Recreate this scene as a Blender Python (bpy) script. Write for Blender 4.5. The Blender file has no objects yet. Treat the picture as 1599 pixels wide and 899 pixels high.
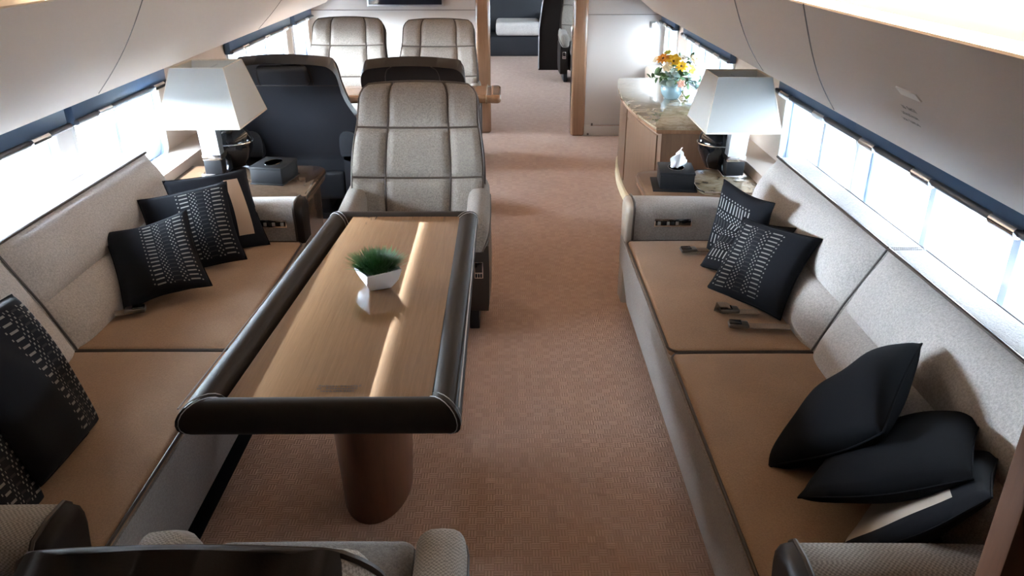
import bpy, bmesh, math, random
from mathutils import Vector, Matrix
from math import sin, cos, pi, sqrt, radians
random.seed(7)
C = bpy.context.scene.collection
SC = bpy.context.scene

# ------------------------------------------------------------------ camera
F, VPX, VPY, CX, CY = 1220.0, 788.0, -110.0, 799.5, 449.5
pit = math.atan((CY - VPY) / F)
yaw = math.atan((CX - VPX) / (F / cos(pit)))
cd = bpy.data.cameras.new('camera')
cam = bpy.data.objects.new('camera', cd); C.objects.link(cam)
cam.location = (.22, 0, 1.80)
cam.rotation_euler = (pi / 2 - pit, 0, -yaw)
cd.sensor_width = 36.0; cd.lens = 36.0 * F / 1599.0; cd.clip_start = .02
SC.camera = cam

# ------------------------------------------------------------------ world, sun, exposure
W = bpy.data.worlds.new('sky'); SC.world = W; W.use_nodes = True
bg = W.node_tree.nodes['Background']
bg.inputs['Color'].default_value = (.82, .92, 1.0, 1)
# overcast-bright sky, stronger on the sun's side (left of the cabin)
_t = W.node_tree; _tc = _t.nodes.new('ShaderNodeTexCoord'); _sp = _t.nodes.new('ShaderNodeSeparateXYZ'); _mr = _t.nodes.new('ShaderNodeMapRange')
_t.links.new(_tc.outputs['Generated'], _sp.inputs[0]); _t.links.new(_sp.outputs[0], _mr.inputs['Value'])
_mr.inputs['From Min'].default_value = -1; _mr.inputs['From Max'].default_value = 1
_mr.inputs['To Min'].default_value = 64.0; _mr.inputs['To Max'].default_value = 3.2
_mz = _t.nodes.new('ShaderNodeMapRange'); _t.links.new(_sp.outputs[2], _mz.inputs['Value'])       # hazy bright horizon, darker zenith
_mz.inputs['From Min'].default_value = .08; _mz.inputs['From Max'].default_value = .62
_mz.inputs['To Min'].default_value = 1.0; _mz.inputs['To Max'].default_value = .18
_mm = _t.nodes.new('ShaderNodeMath'); _mm.operation = 'MULTIPLY'
_t.links.new(_mr.outputs[0], _mm.inputs[0]); _t.links.new(_mz.outputs[0], _mm.inputs[1]); _t.links.new(_mm.outputs[0], bg.inputs['Strength'])
sd = bpy.data.lights.new('sun', 'SUN'); sd.energy = 14.0; sd.angle = radians(2); sd.color = (1, .96, .9)
sun = bpy.data.objects.new('sun', sd); C.objects.link(sun)
sun.rotation_euler = Vector((.70, -.06, -.74)).to_track_quat('-Z', 'Y').to_euler()
SC.view_settings.view_transform = 'Standard'
SC.view_settings.look = 'None'
SC.view_settings.gamma = 1.0
SC.view_settings.exposure = 2.45
try: SC.view_settings.use_curve_mapping = False
except Exception: pass
SC.cycles.use_denoising = True
SC.cycles.max_bounces = 10
SC.cycles.diffuse_bounces = 6
SC.cycles.sample_clamp_indirect = 8.0
SC.cycles.caustics_reflective = False
SC.cycles.caustics_refractive = False
def portal(x, y0, y1, z0, z1, s):
    d = bpy.data.lights.new('window_daylight', 'AREA'); d.shape = 'RECTANGLE'
    d.size = (y1 - y0); d.size_y = z1 - z0
    o = bpy.data.objects.new('window_daylight', d); C.objects.link(o)
    o.location = (s * x, (y0 + y1) / 2, (z0 + z1) / 2)
    o.rotation_euler = Matrix((( 0, 0, s), (-s, 0, 0), (0, -1, 0))).transposed().to_euler() if False else Vector((-s, 0, 0)).to_track_quat('-Z', 'Z').to_euler()
    # width must run along y: check by local axes
    o.rotation_euler = Matrix(((0, 0, s), (s, 0, 0), (0, 1, 0))).to_euler()
    d.cycles.is_portal = True
    return o

# ------------------------------------------------------------------ material helpers
def mat(name, col=(.5, .5, .5), rough=.6, metal=0, spec=.5, coat=0, emit=None, estr=0, sheen=0):
    m = bpy.data.materials.new(name); m.use_nodes = True
    b = m.node_tree.nodes['Principled BSDF']
    b.inputs['Base Color'].default_value = (*col, 1); b.inputs['Roughness'].default_value = rough
    b.inputs['Metallic'].default_value = metal; b.inputs['Specular IOR Level'].default_value = spec
    b.inputs['Coat Weight'].default_value = coat; b.inputs['Coat Roughness'].default_value = .03
    b.inputs['Sheen Weight'].default_value = sheen
    if emit: b.inputs['Emission Color'].default_value = (*emit, 1); b.inputs['Emission Strength'].default_value = estr
    m.diffuse_color = (*col, 1)
    return m
class G:
    """small node graph writer"""
    def __init__(s, m): s.m = m; s.t = m.node_tree; s.b = s.t.nodes['Principled BSDF']
    def n(s, typ, **kw):
        x = s.t.nodes.new(typ)
        for k, v in kw.items(): setattr(x, k, v)
        return x
    def lk(s, a, b): s.t.links.new(a, b)
    def coord(s, out='Object'): return s.n('ShaderNodeTexCoord').outputs[out]
    def put(s, inp, v):
        if hasattr(v, 'is_output') or isinstance(v, bpy.types.NodeSocket): s.lk(v, inp)
        else: inp.default_value = v
    def math(s, op, a, b=0.0, c=None):
        x = s.n('ShaderNodeMath', operation=op); s.put(x.inputs[0], a); s.put(x.inputs[1], b)
        if c is not None: s.put(x.inputs[2], c)
        return x.outputs[0]
    def mapping(s, vec, scale=(1, 1, 1), rot=(0, 0, 0)):
        x = s.n('ShaderNodeMapping'); s.lk(vec, x.inputs[0]); x.inputs['Scale'].default_value = scale; x.inputs['Rotation'].default_value = rot
        return x.outputs[0]
    def noise(s, vec, scale, detail=2, rough=.5, dist=0):
        x = s.n('ShaderNodeTexNoise'); s.lk(vec, x.inputs['Vector']); x.inputs['Scale'].default_value = scale
        x.inputs['Detail'].default_value = detail; x.inputs['Roughness'].default_value = rough; x.inputs['Distortion'].default_value = dist
        return x.outputs['Fac']
    def ramp(s, fac, stops):
        x = s.n('ShaderNodeValToRGB'); s.lk(fac, x.inputs[0]); e = x.color_ramp.elements
        while len(e) < len(stops): e.new(.5)
        for k, (p, c) in enumerate(stops): e[k].position = p; e[k].color = (*c, 1)
        return x.outputs[0]
    def mix(s, fac, a, b, blend='MIX'):
        x = s.n('ShaderNodeMix', data_type='RGBA', blend_type=blend)
        s.put(x.inputs[0], fac)
        for i, v in ((6, a), (7, b)):
            if isinstance(v, tuple): x.inputs[i].default_value = (*v, 1)
            else: s.lk(v, x.inputs[i])
        return x.outputs[2]
    def color(s, v): s.lk(v, s.b.inputs['Base Color'])
    def bump(s, h, strength=.3, dist=.002):
        x = s.n('ShaderNodeBump'); s.lk(h, x.inputs['Height']); x.inputs['Strength'].default_value = strength; x.inputs['Distance'].default_value = dist
        s.lk(x.outputs[0], s.b.inputs['Normal'])
def fabric(name, light, dark, scale=230, rough=.9, blotch=.12, sheen=.15, weave=False):
    """woven tweed: two yarn colours in a fine check, with slight wear"""
    m = mat(name, light, rough, spec=.15, sheen=sheen); g = G(m); v = g.coord()
    ck = g.n('ShaderNodeTexChecker'); g.lk(v, ck.inputs['Vector']); ck.inputs['Scale'].default_value = scale
    n1 = g.noise(v, scale * 1.7, 2); n2 = g.noise(v, 5, 3)
    if weave: f = g.math('MULTIPLY', g.math('ADD', g.math('MULTIPLY', ck.outputs['Fac'], .55), n1), .65)
    else: f = g.math('MULTIPLY_ADD', g.math('SUBTRACT', g.math('ADD', n1, g.noise(v, scale * .6, 2)), 1.0), 1.9, .5)
    c = g.mix(f, dark, light)
    k = g.math('MULTIPLY_ADD', n2, 2 * blotch, 1 - blotch)
    cc = g.n('ShaderNodeCombineColor'); [g.lk(k, cc.inputs[i]) for i in range(3)]
    g.color(g.mix(1.0, c, cc.outputs[0], 'MULTIPLY'))
    g.bump(f, .35, .0015)
    return m
def leather(name, col, rough=.42, spec=.45):
    m = mat(name, col, rough, spec=spec); g = G(m); v = g.coord()
    n = g.noise(v, 260, 3, .6); n2 = g.noise(v, 6, 2)
    g.color(g.mix(n2, tuple(x * .85 for x in col), tuple(x * 1.15 for x in col)))
    g.bump(n, .18, .001)
    return m
def wood(name, a, b, grain=(2, 40, 40), rough=.35, coat=.0, scale=2.0, rot=(0, 0, 0)):
    m = mat(name, a, rough, coat=coat); g = G(m); v = g.mapping(g.coord(), grain, rot)
    n = g.noise(v, scale, 5, .6, .6); n2 = g.noise(v, scale * 5, 2, .5)
    g.color(g.ramp(g.math('MULTIPLY_ADD', n2, .35, g.math('MULTIPLY', n, .75)), [(.3, b), (.72, a)]))
    return m

M = {}
M['panel'] = mat('cream_vinyl_panel', (.57, .485, .415), .6, spec=.3)
g = G(M['panel']); n = g.noise(g.coord(), 320, 2); g.bump(n, .12, .001)
M['wall'] = mat('sidewall_panel', (.56, .47, .40), .6, spec=.3)
M['bulkhead'] = mat('bulkhead_fabric', (.48, .445, .42), .62, spec=.3)
g = G(M['bulkhead']); g.bump(g.noise(g.coord(), 300, 2), .12, .001)
M['ceil'] = mat('ceiling_panel', (.54, .48, .42), .6, spec=.3)
M['white'] = mat('white_plastic', (.80, .82, .85), .35)
M['liner'] = mat('pale_blue_liner', (.40, .48, .58), .4)
M['lens'] = mat('lit_strip', (.9, .85, .75), .5, emit=(1.0, .82, .60), estr=4.2)
M['tray_led'] = mat('lit_tray_strip', (.9, .85, .75), .5, emit=(1.0, .86, .70), estr=8.5)
M['down'] = mat('downlight_lens', (.9, .9, .85), .4, emit=(1.0, .93, .82), estr=40)
M['cassette'] = mat('blind_cassette_blue', (.05, .088, .155), .45, spec=.25)
M['rail'] = mat('blind_rail', (.10, .105, .12), .32, metal=.75)
M['chrome'] = mat('chrome', (.80, .80, .82), .12, metal=1)
M['nickel'] = mat('brushed_nickel', (.62, .64, .68), .34, metal=.85)
M['dark_trim'] = mat('dark_seam', (.10, .08, .07), .6)
M['sofa_back'] = fabric('sofa_back_tweed', (.56, .535, .52), (.36, .34, .33), 250)
M['sofa_skirt'] = fabric('sofa_skirt_tweed', (.38, .35, .33), (.26, .235, .22), 250)
M['sofa_seat'] = fabric('sofa_seat_suede', (.37, .235, .148), (.285, .18, .11), 330, blotch=.20)
M['sofa_top'] = fabric('sofa_ledge_tweed', (.52, .48, .46), (.36, .33, .31), 250)
M['mesh'] = fabric('armrest_weave', (.50, .46, .42), (.085, .075, .07), 190, blotch=.05, weave=True)
M['chair'] = fabric('chair_tweed', (.215, .185, .16), (.118, .10, .086), 240)
M['pipe'] = leather('brown_piping', (.035, .022, .016), .5)
M['pipe_grey'] = leather('grey_piping', (.16, .15, .15), .5)
M['leather'] = leather('dark_brown_leather', (.017, .0125, .0115), .56, .16)
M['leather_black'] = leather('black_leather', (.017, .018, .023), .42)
M['leather_brown'] = leather('warm_brown_leather', (.060, .047, .040), .40)
M['leather_tan'] = leather('tan_leather', (.28, .22, .175), .5)
M['stitch'] = mat('pale_stitching', (.42, .42, .44), .6)
M['table_wood'] = wood('lacquered_oak', (.18, .098, .05), (.132, .07, .035), (60, 2.2, 2), .025, .2, 1.6)
M['pedestal'] = wood('pedestal_walnut', (.15, .062, .034), (.105, .042, .024), (14, 14, 1.5), .35, 0, 3)
M['jamb'] = wood('glossy_walnut_trim', (.29, .165, .10), (.21, .115, .068), (30, 30, 1.2), .12, .5, 2)
M['cab_wood'] = wood('cabinet_teak', (.175, .10, .06), (.125, .07, .041), (22, 22, 1.2), .38, 0, 2)
M['dark_table'] = wood('smoked_walnut', (.10, .066, .045), (.066, .044, .030), (20, 20, 1.5), .12, .4, 2)
M['near_wood'] = wood('partition_walnut', (.125, .048, .02), (.09, .034, .014), (10, 10, .8), .5, 0, 3)
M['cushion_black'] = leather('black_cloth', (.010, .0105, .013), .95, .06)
M['black_gloss'] = mat('black_gloss', (.008, .008, .01), .06, spec=.6)
M['screen'] = mat('screen_glass', (.015, .016, .025), .10)
M['silver'] = mat('silver_bezel', (.5, .5, .5), .3, metal=.8)
M['dark_wood'] = mat('dark_box_leather', (.012, .012, .014), .55, spec=.18)
M['tissue'] = mat('tissue_paper', (.86, .87, .89), .9, spec=.1)
M['ceramic'] = mat('white_ceramic', (.84, .85, .88), .18)
M['ink'] = mat('placard_ink', (.06, .045, .035), .7)
M['ink_brown'] = mat('placard_ink_brown', (.025, .012, .007), .6)
M['plate'] = mat('cream_lens_plate', (.72, .68, .60), .4)
M['plinth'] = mat('cream_lit_plinth', (.80, .70, .50), .45)
M['strap'] = fabric('belt_webbing', (.26, .20, .155), (.17, .13, .10), 400)
M['buckle'] = mat('dark_buckle_metal', (.20, .19, .185), .3, metal=.9)
# marble
M['marble'] = mat('gold_marble', (.6, .55, .42), .06, coat=.6); g = G(M['marble']); v = g.coord()
g.color(g.ramp(g.noise(v, 9, 6, .62, 1.2), [(.30, (.11, .08, .045)), (.46, (.28, .22, .145)), (.60, (.38, .325, .245)), (.75, (.25, .20, .14))]))
# lamp shade: thin translucent cloth
m = bpy.data.materials.new('linen_shade'); m.use_nodes = True; M['shade'] = m; t = m.node_tree; b = t.nodes['Principled BSDF']
b.inputs['Base Color'].default_value = (.60, .605, .595, 1); b.inputs['Roughness'].default_value = .85; b.inputs['Specular IOR Level'].default_value = .1
tr = t.nodes.new('ShaderNodeBsdfTranslucent'); tr.inputs[0].default_value = (.48, .47, .44, 1)
mx = t.nodes.new('ShaderNodeMixShader'); mx.inputs[0].default_value = .32
t.links.new(b.outputs[0], mx.inputs[1]); t.links.new(tr.outputs[0], mx.inputs[2]); t.links.new(mx.outputs[0], t.nodes['Material Output'].inputs[0])
M['shade_trim'] = mat('shade_trim', (.60, .53, .44), .8)
# window glass: clear with a faint reflection
m = bpy.data.materials.new('window_glass'); m.use_nodes = True; M['glass'] = m; t = m.node_tree; t.nodes.remove(t.nodes['Principled BSDF'])
tp = t.nodes.new('ShaderNodeBsdfTransparent'); tp.inputs[0].default_value = (.93, .96, .98, 1)
gl = t.nodes.new('ShaderNodeBsdfGlossy'); gl.inputs['Roughness'].default_value = .05
mx = t.nodes.new('ShaderNodeMixShader'); mx.inputs[0].default_value = .06
t.links.new(tp.outputs[0], mx.inputs[1]); t.links.new(gl.outputs[0], mx.inputs[2]); t.links.new(mx.outputs[0], t.nodes['Material Output'].inputs[0])
# carpet: basket-weave loops
m = mat('basket_weave_carpet', (.3, .22, .17), .95, spec=.1, sheen=.1); M['carpet'] = m; g = G(m); v = g.coord()
sp = g.n('ShaderNodeSeparateXYZ'); g.lk(v, sp.inputs[0]); X, Y = sp.outputs[0], sp.outputs[1]
s_ = .030
cx = g.math('FLOOR', g.math('DIVIDE', X, s_)); cy = g.math('FLOOR', g.math('DIVIDE', Y, s_))
par = g.math('MODULO', g.math('ADD', g.math('ADD', cx, cy), 2000.0), 2.0)
fx = g.math('FRACT', g.math('DIVIDE', X, s_ / 3)); fy = g.math('FRACT', g.math('DIVIDE', Y, s_ / 3))
ff = g.math('ADD', g.math('MULTIPLY', par, fx), g.math('MULTIPLY', g.math('SUBTRACT', 1.0, par), fy))
loop = g.math('SINE', g.math('MULTIPLY', ff, pi))
cv = g.n('ShaderNodeCombineXYZ'); g.lk(cx, cv.inputs[0]); g.lk(cy, cv.inputs[1])
wn = g.n('ShaderNodeTexWhiteNoise', noise_dimensions='2D'); g.lk(cv.outputs[0], wn.inputs['Vector'])
big = g.noise(v, 1.6, 3)
h = g.math('MULTIPLY', loop, g.math('MULTIPLY_ADD', wn.outputs['Value'], .5, .5))
c = g.mix(g.math('MULTIPLY_ADD', h, .75, g.math('MULTIPLY', big, .30)), (.34, .222, .174), (.60, .425, .35))
g.color(c); g.bump(h, .5, .004)

# ------------------------------------------------------------------ mesh helpers
ORG = {}
def place(o, parent, org):
    C.objects.link(o)
    if parent is not None: o.parent = parent
    ORG[o.name] = org
def obj(name, bm, m, parent=None, smooth=True, angle=40, org=None):
    """links bm as ONE mesh; bm is in world coordinates, shifted by its thing's base"""
    if org is None: org = ORG[parent.name] if parent is not None else Vector((0, 0, 0))
    bmesh.ops.remove_doubles(bm, verts=bm.verts, dist=1e-5)
    bmesh.ops.recalc_face_normals(bm, faces=bm.faces)
    me = bpy.data.meshes.new(name)
    for v in bm.verts: v.co -= org
    bm.to_mesh(me); bm.free()
    for mm in (m if isinstance(m, (list, tuple)) else [m]): me.materials.append(mm)
    if smooth:
        me.polygons.foreach_set('use_smooth', [True] * len(me.polygons))
        try: me.set_sharp_from_angle(angle=radians(angle))
        except Exception: pass
    o = bpy.data.objects.new(name, me); place(o, parent, org)
    if parent is None: o.location = org
    return o
def tag(o, label, cat, group=None):
    o['label'] = label; o['category'] = cat
    if group: o['group'] = group
    return o
def thing(name, label, cat, loc=(0, 0, 0), rotz=0, group=None, local=False):
    o = bpy.data.objects.new(name, None); C.objects.link(o); o.location = loc; o.rotation_euler = (0, 0, rotz)
    o.empty_display_size = .1
    ORG[o.name] = Vector((0, 0, 0)) if local else Vector(loc)
    return tag(o, label, cat, group)
def struct(name, bm, m, parent=None, smooth=True):
    o = obj(name, bm, m, parent, smooth)
    if parent is None: o['kind'] = 'structure'
    return o
def nb(): return bmesh.new()
def box(bm, x0, x1, y0, y1, z0, z1, bev=0, seg=2):
    vs = bmesh.ops.create_cube(bm, size=1)['verts']
    for v in vs: v.co = Vector(((x0 + x1) / 2 + v.co.x * (x1 - x0), (y0 + y1) / 2 + v.co.y * (y1 - y0), (z0 + z1) / 2 + v.co.z * (z1 - z0)))
    if bev:
        es = list({e for v in vs for e in v.link_edges})
        bmesh.ops.bevel(bm, geom=es, offset=bev, segments=seg, affect='EDGES', profile=.5)
    return bm
def loft(bm, loops, closed=True, cap=True):
    L = [[bm.verts.new(p) for p in lp] for lp in loops]
    n = len(L[0])
    for a, b_ in zip(L, L[1:]):
        for i in range(n if closed else n - 1):
            j = (i + 1) % n
            try: bm.faces.new((a[i], a[j], b_[j], b_[i]))
            except ValueError: pass
    if cap and closed:
        for lp in (L[0], L[-1]):
            try: bm.faces.new(lp)
            except ValueError: pass
    return bm
def tube(bm, pts, r, n=8, closed=False):
    pts = [Vector(p) for p in pts]; loops = []
    N = len(pts); up = None
    for i, p in enumerate(pts):
        a = pts[i - 1] if (i > 0 or closed) else p; b_ = pts[(i + 1) % N] if (i < N - 1 or closed) else p
        d = (b_ - a).normalized() if (b_ - a).length > 1e-9 else Vector((0, 1, 0))
        if up is None: up = d.orthogonal().normalized()
        up = (up - d * up.dot(d)).normalized(); w = d.cross(up)
        rr = r[i] if isinstance(r, (list, tuple)) else r
        loops.append([p + up * rr * cos(2 * pi * k / n) + w * rr * sin(2 * pi * k / n) for k in range(n)])
    if closed: loops.append(loops[0])
    return loft(bm, loops, True, not closed)
def lathe(bm, prof, c, n=24, sx=1, sy=1):
    loops = [[Vector((c[0] + r * cos(2 * pi * k / n) * sx, c[1] + r * sin(2 * pi * k / n) * sy, c[2] + z)) for k in range(n)] for r, z in prof]
    return loft(bm, loops)
def rbox(bm, c, s, r, k=4, m=6, fn=None):
    """rounded cushion block: centre c, full size s, edge radius r; fn(p) bends it"""
    c = Vector(c); h = [x / 2 for x in s]; r = min(r, *[x * .999 for x in h])
    def ax(hh):
        a = [-hh + r * (1 - cos(pi / 2 * i / k)) for i in range(k)]
        mid = [-(hh - r) + 2 * (hh - r) * i / m for i in range(m + 1)]
        return a + mid + [-x for x in reversed(a)]
    A = [ax(hh) for hh in h]
    def pr(p):
        q = Vector([max(-(h[i] - r), min(h[i] - r, p[i])) for i in range(3)]); d = p - q
        if d.length > 1e-9: p = q + d.normalized() * r
        p = c + p
        return fn(p) if fn else p
    cache = {}
    def vv(p):
        key = tuple(round(x, 6) for x in p)
        if key not in cache: cache[key] = bm.verts.new(pr(Vector(p)))
        return cache[key]
    for d in range(3):
        u, w = (d + 1) % 3, (d + 2) % 3
        for sg in (-1, 1):
            for i in range(len(A[u]) - 1):
                for j in range(len(A[w]) - 1):
                    q = []
                    for a, b_ in ((i, j), (i + 1, j), (i + 1, j + 1), (i, j + 1)):
                        p = [0, 0, 0]; p[d] = sg * h[d]; p[u] = A[u][a]; p[w] = A[w][b_]; q.append(vv(p))
                    try: bm.faces.new(q)
                    except ValueError: pass
    return bm
def rrect(hy, hz, r, n=8, cy=0, cz=0):
    pts = []
    for (a, b_, t0) in ((hy - r, hz - r, 0), (-(hy - r), hz - r, pi / 2), (-(hy - r), -(hz - r), pi), (hy - r, -(hz - r), 1.5 * pi)):
        for i in range(n + 1): pts.append((cy + a + r * cos(t0 + pi / 2 * i / n), cz + b_ + r * sin(t0 + pi / 2 * i / n)))
    return pts
def lerp(a, b_, t): return a + (b_ - a) * t
def sstep(a, b_, x):
    t = max(0, min(1, (x - a) / (b_ - a))); return t * t * (3 - 2 * t)

# ================================================================== SETTING
M['tarmac'] = mat('concrete_apron', (.3, .33, .36), .9); g = G(M['tarmac']); v = g.coord()
g.color(g.ramp(g.noise(v, .35, 3, .6), [(.38, (.06, .09, .12)), (.45, (.46, .49, .52)), (.64, (.50, .52, .54)), (.72, (.12, .15, .18))]))
bm = bmesh.new(); bmesh.ops.create_grid(bm, x_segments=1, y_segments=1, size=150)
for v_ in bm.verts: v_.co.z = -2.7
me_ = bpy.data.meshes.new('ground'); bm.to_mesh(me_); bm.free(); me_.materials.append(M['tarmac']); gr_ = bpy.data.objects.new('ground', me_); C.objects.link(gr_); gr_['kind'] = 'structure'
bm = nb(); box(bm, -1.9, 1.9, -1.3, 14.2, -.06, 0); struct('floor', bm, M['carpet'], smooth=False)

def holed(bm, x, y0, y1, z0, z1, loop):
    """rectangle y0..y1, z0..z1 at x with a hole whose outline is loop"""
    cy = sum(p[0] for p in loop) / len(loop); cz = sum(p[1] for p in loop) / len(loop)
    outer = []
    for (y, z) in loop:
        dy, dz = y - cy, z - cz; t = 1e9
        if dy > 1e-9: t = min(t, (y1 - cy) / dy)
        if dy < -1e-9: t = min(t, (y0 - cy) / dy)
        if dz > 1e-9: t = min(t, (z1 - cz) / dz)
        if dz < -1e-9: t = min(t, (z0 - cz) / dz)
        outer.append((cy + dy * t, cz + dz * t))
    # make sure rectangle corners are hit
    for c_ in ((y0, z0), (y0, z1), (y1, z0), (y1, z1)):
        k = min(range(len(outer)), key=lambda i: (outer[i][0] - c_[0]) ** 2 + (outer[i][1] - c_[1]) ** 2); outer[k] = c_
    loft(bm, [[Vector((x, y, z)) for y, z in outer], [Vector((x, y, z)) for y, z in loop]], True, False)

WX = 1.68
WZ0, WZ1 = .66, 1.20            # section opening
wcount = [0]
def window(s, y0, y1, ports, first=None, rail=True, clips=()):
    wcount[0] += 1
    nm = 'window_%d' % wcount[0]
    cy, cz = (y0 + y1) / 2, (WZ0 + WZ1) / 2
    lo = rrect((y1 - y0) / 2, (WZ1 - WZ0) / 2, .05, 6, cy, cz)
    bm = nb()
    # recess wall, then the liner with splayed ports
    loft(bm, [[Vector((s * x, y, z)) for y, z in lo] for x in (WX, WX + .025)], True, False)
    w = (y1 - y0) / ports
    for k in range(ports):
        a, b_ = y0 + k * w, y0 + (k + 1) * w; pc = (a + b_) / 2
        l0 = rrect(w * .465, .235, .09, 6, pc, .925); l1 = rrect(w * .34, .195, .085, 6, pc, .925)
        holed(bm, s * (WX + .025), a, b_, WZ0, WZ1, l0)
        loft(bm, [[Vector((s * x, y, z)) for y, z in lp] for x, lp in ((WX + .025, l0), (WX + .05, [(lerp(p[0], q[0], .35), lerp(p[1], q[1], .35)) for p, q in zip(l0, l1)]), (WX + .13, l1))], True, False)
    root = struct(nm, bm, M['liner'])
    root['label'] = 'white window recess in the %s sidewall' % ('left' if s < 0 else 'right')
    # bezel
    bm = nb(); lp = rrect((y1 - y0) / 2 + .004, (WZ1 - WZ0) / 2 + .004, .054, 6, cy, cz)
    tube(bm, [(s * (WX - .004), y, z) for y, z in lp], .012, 8, True); obj('window_frame', bm, M['white'], root)
    bm = nb(); box(bm, min(s * (WX + .128), s * (WX + .132)), max(s * (WX + .128), s * (WX + .132)), y0 - .02, y1 + .02, WZ0, WZ1); obj('pane', bm, M['glass'], root, smooth=False)
    bm = nb(); a, b_ = sorted((s * 1.632, s * (WX - .006))); box(bm, a, b_, y0 - .05, y1 + .05, 1.030, 1.215, .006); obj('blind_cassette', bm, M['cassette'], root)
    bm = nb(); tube(bm, [(s * 1.625, y0 - .05, 1.045), (s * 1.625, y1 + .05, 1.045)], .0125, 12); obj('blind_rail', bm, M['rail'], root)
    for cl in clips:
        bm = nb(); tube(bm, [(s * 1.620, cl - .065, 1.045), (s * 1.620, cl - .063, 1.045), (s * 1.620, cl + .063, 1.045), (s * 1.620, cl + .065, 1.045)], [.008, .0175, .0175, .008], 14)
        obj('blind_handle', bm, M['chrome'], root)
    portal(WX + .15, y0, y1, WZ0 + .03, WZ1 - .03, s)

LEFT = [(2.34, 3.26, 2, (2.55, 3.06)), (3.42, 4.32, 2, (3.36 + .25, 4.22)), (5.52, 7.05, 3, (5.75, 6.3, 6.85)), (7.30, 7.86, 1, (7.6,)), (10.2, 11.3, 2, ())]
RIGHT = [(1.62, 3.08, 3, (2.05, 2.52, 2.95)), (3.17, 4.04, 2, (3.46, 3.93)), (5.10, 6.42, 3, (5.3, 5.85, 6.3)), (6.86, 7.36, 1, (7.1,)), (8.7, 12.6, 7, ())]
for s, secs, nm in ((-1, LEFT, 'wall_left'), (1, RIGHT, 'wall_right')):
    bm = nb(); y = -1.3; ends = [-9] + [q for sc_ in secs for q in sc_[:2]] + [99]
    def strip(a, b_): loft(bm, [[Vector((s * WX, a, z)) for z in (0, 1.66)], [Vector((s * WX, b_, z)) for z in (0, 1.66)]], False, False)
    for (a, b_, n_, cl) in secs:
        k_ = ends.index(a); m0, m1 = min(.06, (a - ends[k_ - 1]) / 2), min(.06, (ends[k_ + 2] - b_) / 2)
        strip(y, a - m0)
        lo = rrect((b_ - a) / 2, (WZ1 - WZ0) / 2, .05, 6, (a + b_) / 2, (WZ0 + WZ1) / 2)
        holed(bm, s * WX, a - m0, b_ + m1, 0, 1.66, lo); y = b_ + m1
    strip(y, 14.2)
    wl = struct(nm, bm, M['wall'])
    for (a, b_, n_, cl) in secs: window(s, a, b_, n_, clips=cl)

for nm_, s, ya, yb in (('trim_5', -1, 3.275, 3.405), ('trim_6', 1, 3.095, 3.155)):
    bm = nb(); a, b_ = sorted((s * 1.672, s * 1.69)); box(bm, a, b_, ya, yb, .60, 1.03, .006); struct(nm_, bm, M['white'])
bm = nb(); box(bm, -.885, -.775, 1.1, 3.55, 0, .006, .002); struct('trim_7', bm, M['cushion_black'])  # flat black strip: shadow along the left sofa, put in as a track cover
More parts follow.
